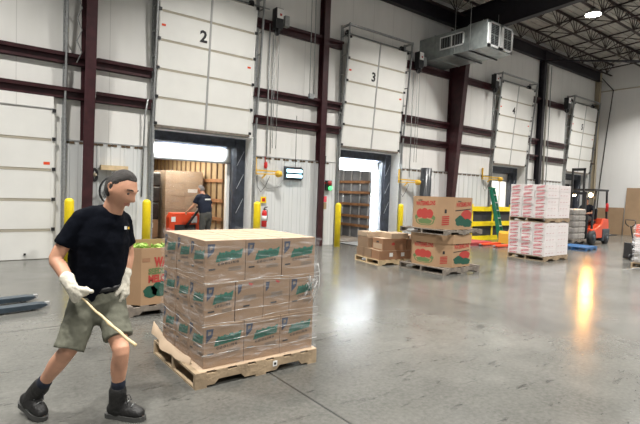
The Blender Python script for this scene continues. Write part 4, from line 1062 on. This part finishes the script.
# ------------------------------------------------------------------ forklift and its load
FX, FYc = 19.15, 8.72
fk = empty('forklift', (FX, FYc, 0), 'orange-red forklift with black overhead guard in front of the end wall', 'forklift'); fk.scale.x = .88
m = MB(); m.prism([(.25, .25), (1.95, .25), (1.98, .75), (1.90, 1.0), (1.35, 1.02), (1.25, .80), (.70, .62), (.25, .62)], -.50, .50, 'orange', 'y'); m.build('body', fk, bevel=.03)
m = MB(); m.prism([(1.30, .12), (2.02, .12), (2.05, .62), (1.30, .62)], -.52, .52, 'jack', 'y'); m.build('counterweight', fk, bevel=.04)
m = MB()
for sx in (-1, 1):
    m.bar((.32, sx*.46, .6), (.62, sx*.44, 2.10), .07, .06, 'black'); m.bar((1.78, sx*.46, .95), (1.72, sx*.44, 2.12), .07, .06, 'black')
m.box(.50, 1.80, -.48, .48, 2.10, 2.17, 'black'); m.build('overhead_guard', fk)
ms = MB()
for sy in (-.30, .30): ms.box(-.10, .02, sy-.05, sy+.05, .08, 2.05, 'black')
for z in (.3, 1.1, 1.98): ms.box(-.09, .0, -.35, .35, z-.05, z+.05, 'black')
for sy in (-.22, .22): ms.box(-.05, .03, sy-.03, sy+.03, .2, 2.95, 'black')
ms.box(-.05, .03, -.25, .25, 2.85, 2.95, 'black'); ms.build('mast', fk)
m = MB(); m.box(-.16, -.10, -.48, .48, .12, .60, 'black'); m.box(-.14, -.10, -.48, .48, .60, 1.15, 'dark_void'); m.build('carriage', fk)
for sy in (-.25, .25):
    m = MB(); m.box(-1.2, -.12, sy-.05, sy+.05, .09, .13, 'black'); m.build('fork', fk)
for x, r_ in ((.35, .28), (1.70, .22)):
    for sy in (-.47, .47):
        m = MB(); m.lathe([(r_*.6, -.09), (r_, -.07), (r_, .07), (r_*.6, .09)], (x, sy, r_), 'rubber', 22, 'y'); w = m.build('wheel', fk); m = MB(); m.lathe([(r_*.5, -.095), (r_*.5, .095)], (x, sy, r_), 'jack', 14, 'y'); m.build('hub', w)
m = MB(); m.box(.95, 1.40, -.25, .25, .80, .92, 'black'); m.box(1.32, 1.42, -.25, .25, .9, 1.4, 'black'); m.build('seat', fk, bevel=.03)
m = MB(); m.tube([(.58+.16*.5*math.cos(2*PI*k/20), .16*math.sin(2*PI*k/20), 1.12+.12*math.cos(2*PI*k/20)) for k in range(21)], .014, 'black', 6); m.bar((.58, 0, 1.12), (.42, 0, .7), .04, .04, 'black'); m.build('steering_wheel', fk)
for sy in (-.34, .30):
    m = MB(); m.lathe([(.05, 0), (.085, .05), (.09, .09), (.085, .1)], (.40, sy, 1.93), 'black', 16, 'x'); hl = m.build('headlamp_housing', fk)
    m = MB(); m.lathe([(.08, -.015), (.08, .0)], (.40, sy, 1.93), 'warm', 16, 'x'); m.build('lens', hl)
m = MB(); m.lathe([(.055, 0), (.055, .28), (.03, .33)], (1.66, -.50, 1.30), 'ext_red', 14); m.build('extinguisher', fk)
# its beam across the polished floor
sp = bpy.data.lights.new('headlamp_beam', 'SPOT'); sp.energy = 160; sp.color = (1, .42, .09); sp.spot_size = math.radians(60); sp.spot_blend = .9; sp.shadow_soft_size = .12
so = bpy.data.objects.new('headlamp_beam', sp); COL.objects.link(so); so.location = (FX+.33, FYc-.36, 1.95)
so.rotation_euler = (Vector((10.0, 4.3, 0))-so.location).to_track_quat('-Z', 'Y').to_euler()

pallet('dark_pallet', 1.1, 1.05, .12, 'wood_grey', 'dark pallet carried on the forks of the forklift', (18.35, FYc, .135))
g0 = None; z = .257
for l in range(5):
    for j in range(2):
        loc = (18.35+random.uniform(-.02, .02), FYc-.25+.5*j, z)
        lab = 'grey wrapped sack on the forklift load, %s layer, %s side' % (lay[l], ['near', 'far'][j])
        if g0 is None:
            m = MB(); m.box(-.5, .5, -.24, .24, 0, .225, 'grey_goods'); g0 = m.build('wrapped_sack', bevel=.05); g0.modifiers['bevel'].segments = 3; g0.location = loc; tag(g0, lab, 'sack', 'grey sacks on the forklift')
        else: dup(g0, loc, label=lab)
    z += .226
pallet('blue_pallet', 1.1, .9, .12, 'blue', 'blue pallet on the floor in front of the forklift', (17.25, 7.75, 0), .1)

# boards along the end wall
def board(y0, y1, h, lab, lean=.12, mt='card_brown', t=.03):
    m = MB(); xx = XE-.03
    m.add([(xx-lean-t, y0, 0), (xx-lean, y0, 0), (xx-lean, y1, 0), (xx-lean-t, y1, 0), (xx-t, y0, h), (xx, y0, h), (xx, y1, h), (xx-t, y1, h)],
          [(3, 2, 1, 0), (4, 5, 6, 7), (0, 1, 5, 4), (1, 2, 6, 5), (2, 3, 7, 6), (3, 0, 4, 7)], mt)
    o = m.build('brown_sheet'); tag(o, lab, 'sheet', 'brown sheets leaning on the end wall')
board(11.08, 11.55, 1.36, 'short brown sheet leaning on the end wall behind the forklift')
board(10.24, 11.02, 1.40, 'short brown sheet leaning on the end wall right of the forklift')
board(8.3, 10.16, 2.45, 'tall brown sheet leaning on the end wall at the right edge', .2)

# right edge load
RX, RY = 14.05, 4.42
pallet('wooden_pallet', 1.15, 1.0, .13, 'wood', 'pale pallet at the right edge of the scene', (RX+.5, RY, 0))
zz = .132
for l, (hh, mt, nm, lab) in enumerate([(.30, 'grey_goods', 'wrapped_bundle', 'grey wrapped bundle at the foot of the right edge load'), (.36, 'white_card', 'white_carton', 'white wrapped carton in the right edge load'), (.34, 'orange', 'red_carton', 'orange-red carton on top of the right edge load')]):
    m = MB(); m.box(-.54, .54, -.45, .45, 0, hh-.004, mt)
    o = m.build(nm, bevel=.02); o.location = (RX+.5, RY, zz); zz += hh; tag(o, lab, 'carton')
    if l == 2:
        m = MB(); m.box(-.543, -.54, -.3, .3, .08, .22, 'white_label'); m.box(-.3, .3, -.453, -.45, .08, .22, 'white_label'); m.build('white_label', o)
wrap_shell(RX-.04, RX+1.04, RY-.45, RY+.45, .14, zz, 'plastic_wrap', 'clear film around the right edge load', 'wrap_dense', .02)
m = MB(); m.tube([(RX-.06, RY+.2, .02), (RX-.35, RY+.35, .012), (RX-.55, RY+.3, .012), (RX-.8, RY+.42, .012)], [.02, .014, .012, .005], 'wrap_bits', 6); tag(m.build('loose_film'), 'loose end of film trailing on the floor from the right edge load', 'film')
pallet_jack((15.88, 5.47, 0), math.radians(0), 'black handled pallet jack behind the right edge load', 'black', hx=-.16)
# ------------------------------------------------------------------ people
def loft(m, pts, ra, rb, side, mt, n=18, cap=True, cap1=True):
    """closed tube with elliptical rings; ra along 'side', rb across it; ends rounded"""
    pts = [Vector(p) for p in pts]; side = Vector(side)
    P_, A_, B_ = list(pts), list(ra), list(rb)
    if cap:
        d0 = (pts[0]-pts[1]).normalized(); d1 = (pts[-1]-pts[-2]).normalized(); r0, r1 = min(A_[0], B_[0]), min(A_[-1], B_[-1])
        P_ = [pts[0]+d0*r0*.85, pts[0]+d0*r0*.5]+P_; A_ = [A_[0]*.45, A_[0]*.85]+A_; B_ = [B_[0]*.45, B_[0]*.85]+B_
        if cap1:
            P_ += [pts[-1]+d1*r1*.5, pts[-1]+d1*r1*.85]; A_ += [A_[-1]*.85, A_[-1]*.45]; B_ += [B_[-1]*.85, B_[-1]*.45]
    vs = []; N = len(P_)
    for i, p in enumerate(P_):
        t = (P_[min(i+1, N-1)]-P_[max(i-1, 0)]).normalized()
        a = (side-t*side.dot(t)); a = a.normalized() if a.length > .05 else Vector((1, 0, 0)); b = t.cross(a)
        vs += [p+a*(A_[i]*math.cos(2*PI*k/n))+b*(B_[i]*math.sin(2*PI*k/n)) for k in range(n)]
    fs = [(i*n+k, i*n+(k+1) % n, (i+1)*n+(k+1) % n, (i+1)*n+k) for i in range(N-1) for k in range(n)]
    fs += [tuple(range(n-1, -1, -1)), tuple((N-1)*n+k for k in range(n))]
    return m.add(vs, fs, mt, True)

def smooth_path(pts, vals, sub=4):
    """Catmull-Rom through joints, with matching radii"""
    pts = [Vector(p) for p in pts]; out, ov = [], []
    for i in range(len(pts)-1):
        p0, p1, p2, p3 = pts[max(i-1, 0)], pts[i], pts[i+1], pts[min(i+2, len(pts)-1)]
        for k in range(sub):
            t = k/sub
            out.append(.5*((2*p1)+(p2-p0)*t+(2*p0-5*p1+4*p2-p3)*t*t+(-p0+3*p1-3*p2+p3)*t**3))
            ov.append([v[i]+(v[i+1]-v[i])*(t*t*(3-2*t)) for v in vals])
    out.append(pts[-1]); ov.append([v[-1] for v in vals])
    return out, [list(v) for v in zip(*ov)]

def skin_loft(m, joints, ra, rb, side, mt, sub=4, n=18, cap1=True):
    p, (a, b) = smooth_path(joints, [ra, rb], sub); return loft(m, p, a, b, side, mt, n, True, cap1)

def remesh(o, vox, smooth=4, disp=0., dscale=.1):
    r = o.modifiers.new('remesh', 'REMESH'); r.mode = 'VOXEL'; r.voxel_size = vox; r.use_smooth_shade = True
    if smooth:
        s = o.modifiers.new('smooth', 'SMOOTH'); s.factor = .5; s.iterations = smooth
    if disp:
        tx = bpy.data.textures.new('cloth_folds', 'CLOUDS'); tx.noise_scale = dscale; tx.noise_depth = 2
        d = o.modifiers.new('folds', 'DISPLACE'); d.texture = tx; d.strength = disp; d.mid_level = .5; d.texture_coords = 'LOCAL'
    return o

def head_points(size=1.):
    """a head as a deformed sphere: x = left-right, y = forward, z = up, origin at the centre"""
    nu, nv = 56, 44; vs = []
    def g(a, s): return math.exp(-(a/s)**2)
    for j in range(nv+1):
        th = PI*j/nv
        for i in range(nu):
            ph = 2*PI*i/nu
            x, y, z = math.sin(th)*math.cos(ph), math.sin(th)*math.sin(ph), math.cos(th)
            X, Y, Z = x*.077, y*.098, z*.122
            if Z < 0: X *= 1-.30*(min(1, -Z/.12))**1.5; Y *= 1-.12*(min(1, -Z/.12))
            if Y < 0 and Z < -.03: Y *= 1-.35*min(1, (-Z-.03)/.08)
            if y > 0:
                f = y
                Y += f*(.012*g(Z-.030, .014)*g(X, .05)                       # brow
                        - .014*g(Z-.006, .014)*(g(X-.032, .017)+g(X+.032, .017))   # eye sockets
                        + .034*g(X, .0115+.006*max(0, min(1, (.02-Z)/.05)))*max(0, min(1, (.030-Z)/.058))*(1 if Z > -.036 else g(Z+.036, .006))  # nose
                        + .008*(g(X-.040, .02)+g(X+.040, .02))*g(Z+.022, .02)  # cheeks
                        + .009*g(X, .022)*(g(Z+.058, .0065)+g(Z+.071, .0065))   # lips
                        - .004*g(X, .026)*g(Z+.0645, .003)
                        + .014*g(X, .026)*g(Z+.100, .017))                        # chin
            vs.append(Vector((X, Y, Z))*size)
    fs = [(j*nu+i, j*nu+(i+1) % nu, (j+1)*nu+(i+1) % nu, (j+1)*nu+i) for j in range(nv) for i in range(nu)]
    return vs, fs, nu, nv

def frame(fwd, up):
    f = Vector(fwd).normalized(); x = f.cross(Vector(up)).normalized(); u = x.cross(f)
    return Matrix(((x.x, f.x, u.x), (x.y, f.y, u.y), (x.z, f.z, u.z)))

def finger(m, base, d, n, lens, curl, r, mt):
    """segments bending from d towards n"""
    p = [Vector(base)]; d, n = Vector(d).normalized(), Vector(n).normalized(); a = 0
    for l, c in zip(lens, curl):
        a += c; p.append(p[-1]+(d*math.cos(a)+n*math.sin(a))*l)
    rr = [r, r*.98, r*.92, r*.8][:len(p)]
    loft(m, p, rr, rr, d.cross(n), mt, 10)

def hand(m, wrist, d, palm, thumb_side, mt, s=1., curl=(.5, .7, .5), fat=1., spread=.05):
    d = Vector(d).normalized(); palm = Vector(palm); palm = (palm-d*palm.dot(d)).normalized(); t = Vector(thumb_side); t = (t-d*t.dot(d)-palm*t.dot(palm)).normalized()
    w = Vector(wrist)
    loft(m, [w-d*.02*s, w+d*.03*s, w+d*.06*s, w+d*.092*s], [.028*s*fat, .037*s*fat, .042*s*fat, .041*s*fat], [.021*s*fat, .019*s*fat, .017*s*fat, .014*s*fat], t, mt, 14)
    for i, L_ in enumerate((.072, .080, .075, .058)):
        b = w+d*.088*s+t*(.032-.0215*i)*s*fat
        dd = (d+t*spread*(1.5-i)).normalized()
        finger(m, b-dd*.015*s, dd, palm, (L_*.50*s+.015*s, L_*.32*s, L_*.26*s), [c*(1+.06*i) for c in curl], .0098*s*fat, mt)
    tb = w+d*.028*s+t*.026*s*fat
    finger(m, tb, (d*.62+t*.70+palm*.25), (palm*.8+d*.3-t*.4), (.042*s, .032*s, .027*s), (.15, .4, .4), .0115*s*fat, mt)

def person(J, label, style):
    root = empty('person', J['ground'], label, 'person'); inv = Vector(J['ground'])
    class OB(MB):
        def build(s, name, parent=None, **k):
            s.v = [tuple(Vector(v)-inv) for v in s.v]; return MB.build(s, name, root if parent is None else parent, **k)
    sh = (J['shL']-J['shR']).normalized(); hp = (J['hipL']-J['hipR']).normalized()
    s = J.get('s', 1.); girth = J.get('girth', 1.)
    neckb, pel = J['neck'], J['pelvis']; chest = J['chest']; belly = J['belly']
    # --- body, one continuous surface
    b = OB()
    skin_loft(b, [pel-Vector((0, 0, .05))*s, pel, belly, chest, chest.lerp(neckb, .62), neckb], [.13*s, .165*s, .165*s*girth, .175*s*girth, .14*s, .068*s], [.09*s, .115*s, .13*s*girth, .125*s*girth, .085*s, .064*s], sh, 'skin', 3, 22)
    HF = frame(J['face'], J['up']); hc = J['head']
    skin_loft(b, [neckb-(hc-neckb)*.15, neckb.lerp(hc, .35), hc-HF@Vector((0, .012, .03))*s], [.070*s, .066*s, .060*s], [.072*s, .068*s, .060*s], sh, 'skin', 3)
    for q in 'RL':
        S_, E_, W_, Hd = J['sh'+q], J['el'+q], J['wr'+q], J['hd'+q]
        skin_loft(b, [S_.lerp(chest, .25), S_, S_.lerp(E_, .5), E_, E_.lerp(W_, .35), W_], [x*s for x in (.050, .050, .048, .044, .045, .030)], [x*s for x in (.050, .050, .046, .043, .042, .026)], sh, 'skin', 3, 16)
        hd, pn, ts = Hd
        hand(b, W_, hd, pn, ts, 'skin', (.86 if style.get('gloves') else .96)*s, J.get('curl'+q, (.5, .7, .5)))
        Hp, K_, A_ = J['hip'+q], J['kn'+q], J['an'+q]
        kd = (K_-Hp.lerp(A_, .5)); kd = kd.normalized() if kd.length > .01 else Vector((0, -1, 0))
        back = -kd
        skin_loft(b, [Hp, Hp.lerp(K_, .5), K_-(K_-Hp).normalized()*.04, K_+kd*.004, K_.lerp(A_, .32)+back*.016*s, K_.lerp(A_, .65)+back*.004, A_], [x*s for x in (.088, .078, .058, .054, .056, .042, .034)], [x*s for x in (.09, .082, .062, .056, .060, .044, .037)], hp, 'skin', 3, 18)
        Fh, Ft = J['heel'+q], J['toe'+q]
        fd = (Ft-Fh).normalized(); upf = Vector((0, 0, 1)); upf = (upf-fd*upf.dot(fd)).normalized(); sd = fd.cross(upf)
        skin_loft(b, [Fh+upf*.055*s+fd*.05, Fh+fd*.10*s+upf*.055*s, Fh+fd*.19*s+upf*.035*s, Ft-fd*.02+upf*.028*s], [x*s for x in (.032, .038, .042, .03)], [x*s for x in (.035, .045, .028, .018)], sd, 'skin', 3)
        skin_loft(b, [A_, Fh+fd*.07*s+upf*.06*s], [.034*s, .036*s], [.037*s, .036*s], sd, 'skin', 3)
    hs = s*J.get('hs', 1.); hv, hf, nu, nv = head_points(hs)
    b.add([hc+HF@v for v in hv], hf, 'skin', True)
    for sx in (-1, 1):   # ears
        e = [HF@Vector((sx*(.074+.010*t), -.010-.012*t+yy, zz))*hs+hc for t, yy, zz in ((0, 0, .022), (1, -.004, .030), (1.1, -.012, .018), (1.0, -.010, 0), (.5, -.002, -.022), (0, .004, -.034))]
        loft(b, e, [.008*s]*6, [.006*s]*6, HF@Vector((1, 0, 0)), 'skin', 8)
        loft(b, [hc+HF@Vector((sx*.072, -.004, .018))*hs, hc+HF@Vector((sx*.078, -.008, -.020))*hs], [.014*s]*2, [.006*s]*2, HF@Vector((0, 1, 0)), 'skin', 8)
    body = b.build('body'); remesh(body, J.get('vox', .0075), 3)
    # eyes, brows, lips
    m = OB()
    for sx in (-1, 1): m.lathe([(.001, -.011), (.008, -.008), (.011, 0), (.008, .008), (.001, .011)], hc+HF@Vector((sx*.031, .077, .007))*hs, 'eye', 10)
    m.build('eyes')
    m = OB()
    for sx in (-1, 1): loft(m, [hc+HF@Vector((sx*.014, .097, .031))*hs, hc+HF@Vector((sx*.034, .093, .036))*hs, hc+HF@Vector((sx*.052, .078, .031))*hs], [.004*s]*3, [.0035*s]*3, HF@Vector((0, 0, 1)), style['hair'], 8)
    m.build('eyebrows')
    m = OB()
    for zz, r_ in ((-.0595, .0042), (-.069, .0048)): loft(m, [hc+HF@Vector((-.024, .080, zz))*hs, hc+HF@Vector((0, .094, zz+.001))*hs, hc+HF@Vector((.024, .080, zz))*hs], [.0035*s, r_*s, .0035*s], [.003*s, .0045*s, .003*s], HF@Vector((0, 0, 1)), 'lips', 8)
    m.build('lips')
    # hair: a thick cap over the skull, open at the face
    m = OB(); t = style.get('hair_t', .009); keep = []
    for v in hv:
        x, y, z = v/hs
        line = .082 if y > .045 else .082-(.045-y)*1.15 if y > .0 else .030-(0-y)*5.0
        line = max(line, -.060)
        keep.append(z > line-(0 if y > 0 else .0))
    pts = []
    for v, kp in zip(hv, keep):
        n_ = v.normalized(); grow = t*(.5 if v.y/hs > .05 else 1.0)
        pts.append(hc+HF@(v+n_*(grow*s if kp else -.006*s)))
    m.add(pts, [f for f in hf if any(keep[i] for i in f)], style['hair'], True)
    h = m.build('hair'); sm = h.modifiers.new('smooth', 'SMOOTH'); sm.iterations = 2
    # --- shirt
    m = OB(); o_ = .016*s
    bot = belly.lerp(pel, J.get('shirt_drop', .72))
    skin_loft(m, [bot, belly, chest, chest.lerp(neckb, .60), chest.lerp(neckb, .93)], [.172*s+o_, .172*s*girth+o_, .178*s*girth+o_, .150*s+o_, .076*s], [.125*s+o_, .138*s*girth+o_, .128*s*girth+o_, .095*s+o_, .068*s], sh, style['shirt'], 4, 26)
    yk = neckb.lerp(chest, .22)
    skin_loft(m, [J['shR'], J['shR'].lerp(yk, .5)+Vector((0, 0, .018))*s, yk+Vector((0, 0, .012))*s, J['shL'].lerp(yk, .5)+Vector((0, 0, .018))*s, J['shL']], [.062*s, .070*s, .085*s, .070*s, .062*s], [.062*s, .068*s, .072*s, .068*s, .062*s], (chest-neckb).cross(sh), style['shirt'], 4, 18)
    for q in 'RL':
        S_, E_ = J['sh'+q], J['el'+q]; f = J.get('sleeve', .70)
        skin_loft(m, [S_.lerp(chest, .5), S_.lerp(chest, .06), S_.lerp(E_, f*.5), S_.lerp(E_, f)], [x*s for x in (.085, .068, .064, .068)], [x*s for x in (.085, .068, .062, .064)], sh, style['shirt'], 4, 18, cap1=False)
    shirt = m.build('shirt'); remesh(shirt, J.get('vox', .0075)*1.25, 4, J.get('folds', .022), .09)
    # --- shorts or trousers
    m = OB(); f = style.get('leg', .93)
    skin_loft(m, [pel+Vector((0, 0, .055))*s+(belly-pel).normalized()*.03*s, pel, pel-Vector((0, 0, .09))*s], [.172*s, .186*s, .170*s], [.128*s, .142*s, .128*s], hp, style['pants'], 4, 24)
    for q in 'RL':
        Hp, K_, A_ = J['hip'+q], J['kn'+q], J['an'+q]
        ff = f*J.get('hem'+q, 1)
        if f <= 1: P2 = [Hp+Vector((0, 0, .03)), Hp.lerp(K_, ff*.35), Hp.lerp(K_, ff*.75), Hp.lerp(K_, ff)]; R2 = (.098, .102, .098, .100)
        else: P2 = [Hp+Vector((0, 0, .03)), Hp.lerp(K_, .4), K_, K_.lerp(A_, .6), A_+Vector((0, 0, .02))]; R2 = (.098, .098, .075, .068, .062)
        skin_loft(m, P2, [x*s for x in R2], [x*1.03*s for x in R2], hp, style['pants'], 4, 18, cap1=False)
    pants = m.build(style.get('pants_name', 'shorts')); remesh(pants, J.get('vox', .0075)*1.25, 3, J.get('folds', .022)*.9, .07)
    m = OB(); up = (belly-pel).normalized(); c0 = pel+up*.075*s
    loft(m, [c0-up*.016*s, c0+up*.016*s], [.184*s]*2, [.142*s]*2, hp, 'belt', 26, cap=False); m.build('belt')
    # --- socks, boots
    for q in 'RL':
        A_, K_ = J['an'+q], J['kn'+q]; Fh, Ft = J['heel'+q], J['toe'+q]
        fd = (Ft-Fh).normalized(); upf = Vector((0, 0, 1)); upf = (upf-fd*upf.dot(fd)).normalized(); sd = fd.cross(upf); L_ = (Ft-Fh).length
        leg = (K_-A_).normalized()
        if f <= 1:
            m = OB(); skin_loft(m, [A_+leg*.02, A_+leg*.10, A_+leg*.16*s], [.043*s, .044*s, .046*s], [.046*s, .047*s, .050*s], sd, 'sock', 3); m.build('sock')
        m = OB()
        skin_loft(m, [Fh+upf*.062*s+fd*.036*s, Fh+fd*.11*s+upf*.070*s, Fh+fd*.19*s+upf*.060*s, Ft-fd*.038*s+upf*.050*s], [x*s for x in (.042, .046, .051, .046)], [x*s for x in (.050, .062, .050, .040)], sd, 'boot', 3)
        top = A_+leg*.095*s
        skin_loft(m, [Fh+fd*.09*s+upf*.05*s, A_.lerp(Fh+fd*.08*s+upf*.08*s, .5), top], [.050*s, .052*s, .056*s], [.066*s, .062*s, .062*s], sd, 'boot', 3)
        bt = m.build('boot'); remesh(bt, .008, 2)
        m = OB(); n = 14; lo = []; 
        out = [(-.006, .028), (.02, .042), (.10, .042), (.18, .052), (L_-.06, .052), (L_-.01, .036), (L_+.008, .014)]
        ring = [(u, w_) for u, w_ in out]+[(u, -w_) for u, w_ in reversed(out)]
        vs = [Fh+fd*u+sd*w_+upf*.0 for u, w_ in ring]+[Fh+fd*u+sd*w_+upf*.034*s for u, w_ in ring]; k = len(ring)
        m.add(vs, [tuple(range(k-1, -1, -1)), tuple(range(k, 2*k))]+[(i, (i+1) % k, k+(i+1) % k, k+i) for i in range(k)], 'sole'); m.build('sole', bt)
        m = OB()
        for i in range(4):
            c = Fh+fd*(.20-.035*i)*s+upf*(.104+.020*i)*s
            m.tube([c-sd*.028*s, c+upf*.010, c+sd*.028*s], .0035, 'galv', 5)
        c = top.lerp(Fh+fd*.13*s+upf*.10*s, .35)+fd*.045*s
        m.tube([c, c+sd*.02+fd*.04+upf*.02, c+sd*.03+fd*.06-upf*.01, c+sd*.015+fd*.03-upf*.015, c, c+sd*.01+fd*.02-upf*.06], .003, 'black', 5)
        m.build('laces', bt)
    if style.get('gloves'):
        for q in 'RL':
            m = OB(); hd, pn, ts = J['hd'+q]; W_ = J['wr'+q]; E_ = J['el'+q]; ad = (E_-W_).normalized()
            hand(m, W_, hd, pn, ts, 'glove', 1.0*s, J.get('curl'+q, (.5, .7, .5)), fat=1.55, spread=.02)
            skin_loft(m, [W_+Vector(hd)*.02, W_+ad*.02, W_+ad*.065], [.048, .045, .052], [.038, .038, .046], ts, 'glove', 3)
            g = m.build('glove'); remesh(g, .005, 2, .006, .03)
    return root, OB, shirt

# the walking man in the foreground
def V(*a): return Vector(a)
Dm = 3.36
J = dict(ground=Vector((.70, 3.62, 0)), s=1.0, girth=1.06,
    hs=1.10, hemR=1.09, hemL=.80, head=pix(121, 189.5, Dm-.10), neck=pix(112, 211, Dm-.06),
    face=(RGT*.90-FWD*.24-Vector((0, 0, .44))), up=Vector((0, 0, 1))+RGT*.25,
    chest=pix(101, 238, Dm-.04), belly=pix(98, 268, Dm), pelvis=pix(98, 296, Dm+.02),
    shR=pix(80, 219, Dm-.18), shL=pix(122.5, 221, Dm+.09),
    elR=pix(56, 258, Dm-.24), elL=pix(128, 254, Dm+.16), wrR=pix(71, 286, Dm-.33), wrL=pix(124, 281, Dm+.08),
    hipR=pix(85, 303, Dm-.04), hipL=pix(110, 301, Dm+.08),
    knR=pix(69, 349, Dm-.16), anR=pix(36, 393, Dm+.04), knL=pix(121, 351, Dm-.06), anL=pix(117, 401, Dm+.05))
# feet resting on the floor
def onfloor(x, y):
    d = FWD+RGT*((x-320)/F_PX)-UPV*((y-212)/F_PX); return CAM+d*(-CAM.z/d.z)
tl = onfloor(144, 420.5); hl = tl+(onfloor(107, 416)-tl).normalized()*.285
J['toeL'], J['heelL'] = tl, hl
tr = onfloor(44, 421); J['toeR'] = tr; hb = pix(24, 406, 3.45); J['heelR'] = tr+(hb-tr).normalized()*.27
dn = Vector((0, 0, -1))
J['hdR'] = ((dn*.85+RGT*.50-FWD*.1).normalized(), (RGT*.55+FWD*.7), (RGT*.6-FWD*.8))
J['hdL'] = ((dn*.9+RGT*.18-FWD*.1).normalized(), (-RGT*.9-FWD*.1), (RGT*.2-FWD*.9))
J['curlR'] = (1.25, 1.35, .9); J['curlL'] = (.35, .5, .4)
man, OBm, shirt = person(J, 'man in black t-shirt and olive shorts walking past the carton load with a stick', dict(hair='hair', shirt='shirt', pants='shorts', leg=.93, gloves=True))
# small badge on the shirt, seen on his left chest
bp = pix(126.5, 228, Dm-.13)
m = OBm(); m.add([bp-RGT*.014-UPV*.010, bp+RGT*.004-UPV*.010, bp+RGT*.004+UPV*.012, bp-RGT*.014+UPV*.012], [(0, 1, 2, 3)], 'white_label'); m.add([bp+RGT*.008-UPV*.008, bp+RGT*.020-UPV*.008, bp+RGT*.020+UPV*.008, bp+RGT*.008+UPV*.008], [(0, 1, 2, 3)], 'yellow2')
bd_ = m.build('chest_badge', shirt)
# the stick he holds
a, b = pix(83, 299, Dm-.34), pix(136, 346, Dm-.42)
m = MB(); n = 16; pts = [a.lerp(b, k/n)+UPV*(.003*math.sin(k*1.3))-UPV*.006*math.sin(PI*k/n) for k in range(n+1)]
pts = [a+(a-b).normalized()*.05]+pts
m.tube(pts, [.006]+[.006+.005*k/n+(.004 if k in (8,) else 0) for k in range(n+1)], 'twig', 10); tag(m.build('wooden_stick'), 'pale crooked stick held in the gloved hand of the walking man', 'stick')

# the man in the trailer, seen from behind
def standing(x, y, face, s=1., lean=0.):
    """joint set of a standing figure, face = heading angle (0 = +y), returns dict"""
    R_ = Matrix.Rotation(face, 3, 'Z'); g = Vector((x, y, 0))
    def P(a, b, c): return g+R_@Vector((a*s, (b+lean*max(0, c-.95))*s, c*s))
    return P, R_, g
P, R_, g = standing(5.42, 12.38, math.radians(22), 1.0, .28)
g = Vector((5.42, 12.38, .016))
def P(a, b, c, lean=.28): return g+R_@Vector((a, b+lean*max(0, c-.95), c))
J2 = dict(ground=g.copy(), s=1., girth=1.08, vox=.013, folds=.015,
    head=P(0, .03, 1.60), neck=P(0, -.01, 1.46), face=R_@Vector((-.15, 1, -.25)), up=Vector((0, 0, 1)),
    chest=P(0, 0, 1.24), belly=P(0, 0, 1.06), pelvis=P(0, 0, .93), shR=P(.20, 0, 1.40), shL=P(-.20, 0, 1.40),
    elR=P(.27, .02, 1.12), elL=P(-.27, .16, 1.15), wrR=P(.24, .20, .98), wrL=P(-.30, .36, 1.00), hipR=P(.10, 0, .88), hipL=P(-.10, 0, .88),
    knR=P(.11, .04, .48), knL=P(-.11, .03, .48), anR=P(.11, -.03, .09), anL=P(-.11, -.03, .09),
    heelR=P(.11, -.08, .001), toeR=P(.13, .20, .001), heelL=P(-.11, -.08, .001), toeL=P(-.13, .20, .001))
fw = R_@Vector((0, 1, 0)); rt = R_@Vector((1, 0, 0))
J2['hdR'] = ((fw*.6-rt*.2+dn*.5), dn-rt*.5, -rt); J2['hdL'] = ((fw*.8+dn*.4), dn, rt)
p2, OB2, shirt2 = person(J2, 'grey-haired man in black shirt seen from behind beside the orange jack', dict(hair='hair_grey', hair_t=.006, shirt='shirt2', pants='trousers', leg=2, pants_name='trousers'))
m = OB2(); c = P(0, -.165, 1.34)
m.add([c-rt*.11-Vector((0, 0, .02)), c+rt*.11-Vector((0, 0, .02)), c+rt*.11+Vector((0, 0, .02)), c-rt*.11+Vector((0, 0, .02))], [(0, 1, 2, 3)], 'white_label'); m.build('shirt_print', shirt2)

# the forklift driver, seated
g = Vector((20.02, FYc, 0)); R_ = Matrix.Rotation(math.radians(90), 3, 'Z')   # faces -x
def P(a, b, c): return g+R_@Vector((a, b, c))
J3 = dict(ground=g.copy(), s=1., girth=1.05, vox=.014, folds=.015,
    head=P(0, .10, 1.70), neck=P(0, .04, 1.53), face=R_@Vector((.25, 1, -.15)), up=Vector((0, 0, 1)),
    chest=P(0, .02, 1.32), belly=P(0, 0, 1.14), pelvis=P(0, 0, 1.01), shR=P(.20, .02, 1.47), shL=P(-.20, .02, 1.47),
    elR=P(.28, .16, 1.24), elL=P(-.28, .16, 1.24), wrR=P(.16, .38, 1.20), wrL=P(-.16, .38, 1.20), hipR=P(.10, .03, .99), hipL=P(-.10, .03, .99),
    knR=P(.13, .44, .98), knL=P(-.13, .44, .98), anR=P(.12, .50, .62), anL=P(-.12, .50, .62),
    heelR=P(.12, .44, .53), toeR=P(.13, .60, .56), heelL=P(-.12, .44, .53), toeL=P(-.13, .60, .56))
fw = R_@Vector((0, 1, 0)); rt = R_@Vector((1, 0, 0))
J3['hdR'] = (fw*.9-rt*.3, dn, -rt); J3['hdL'] = (fw*.9+rt*.3, dn, rt)
person(J3, 'driver in a dark shirt sitting in the orange-red forklift', dict(hair='hair', hair_t=.008, shirt='shirt2', pants='trousers', leg=2, pants_name='trousers'))
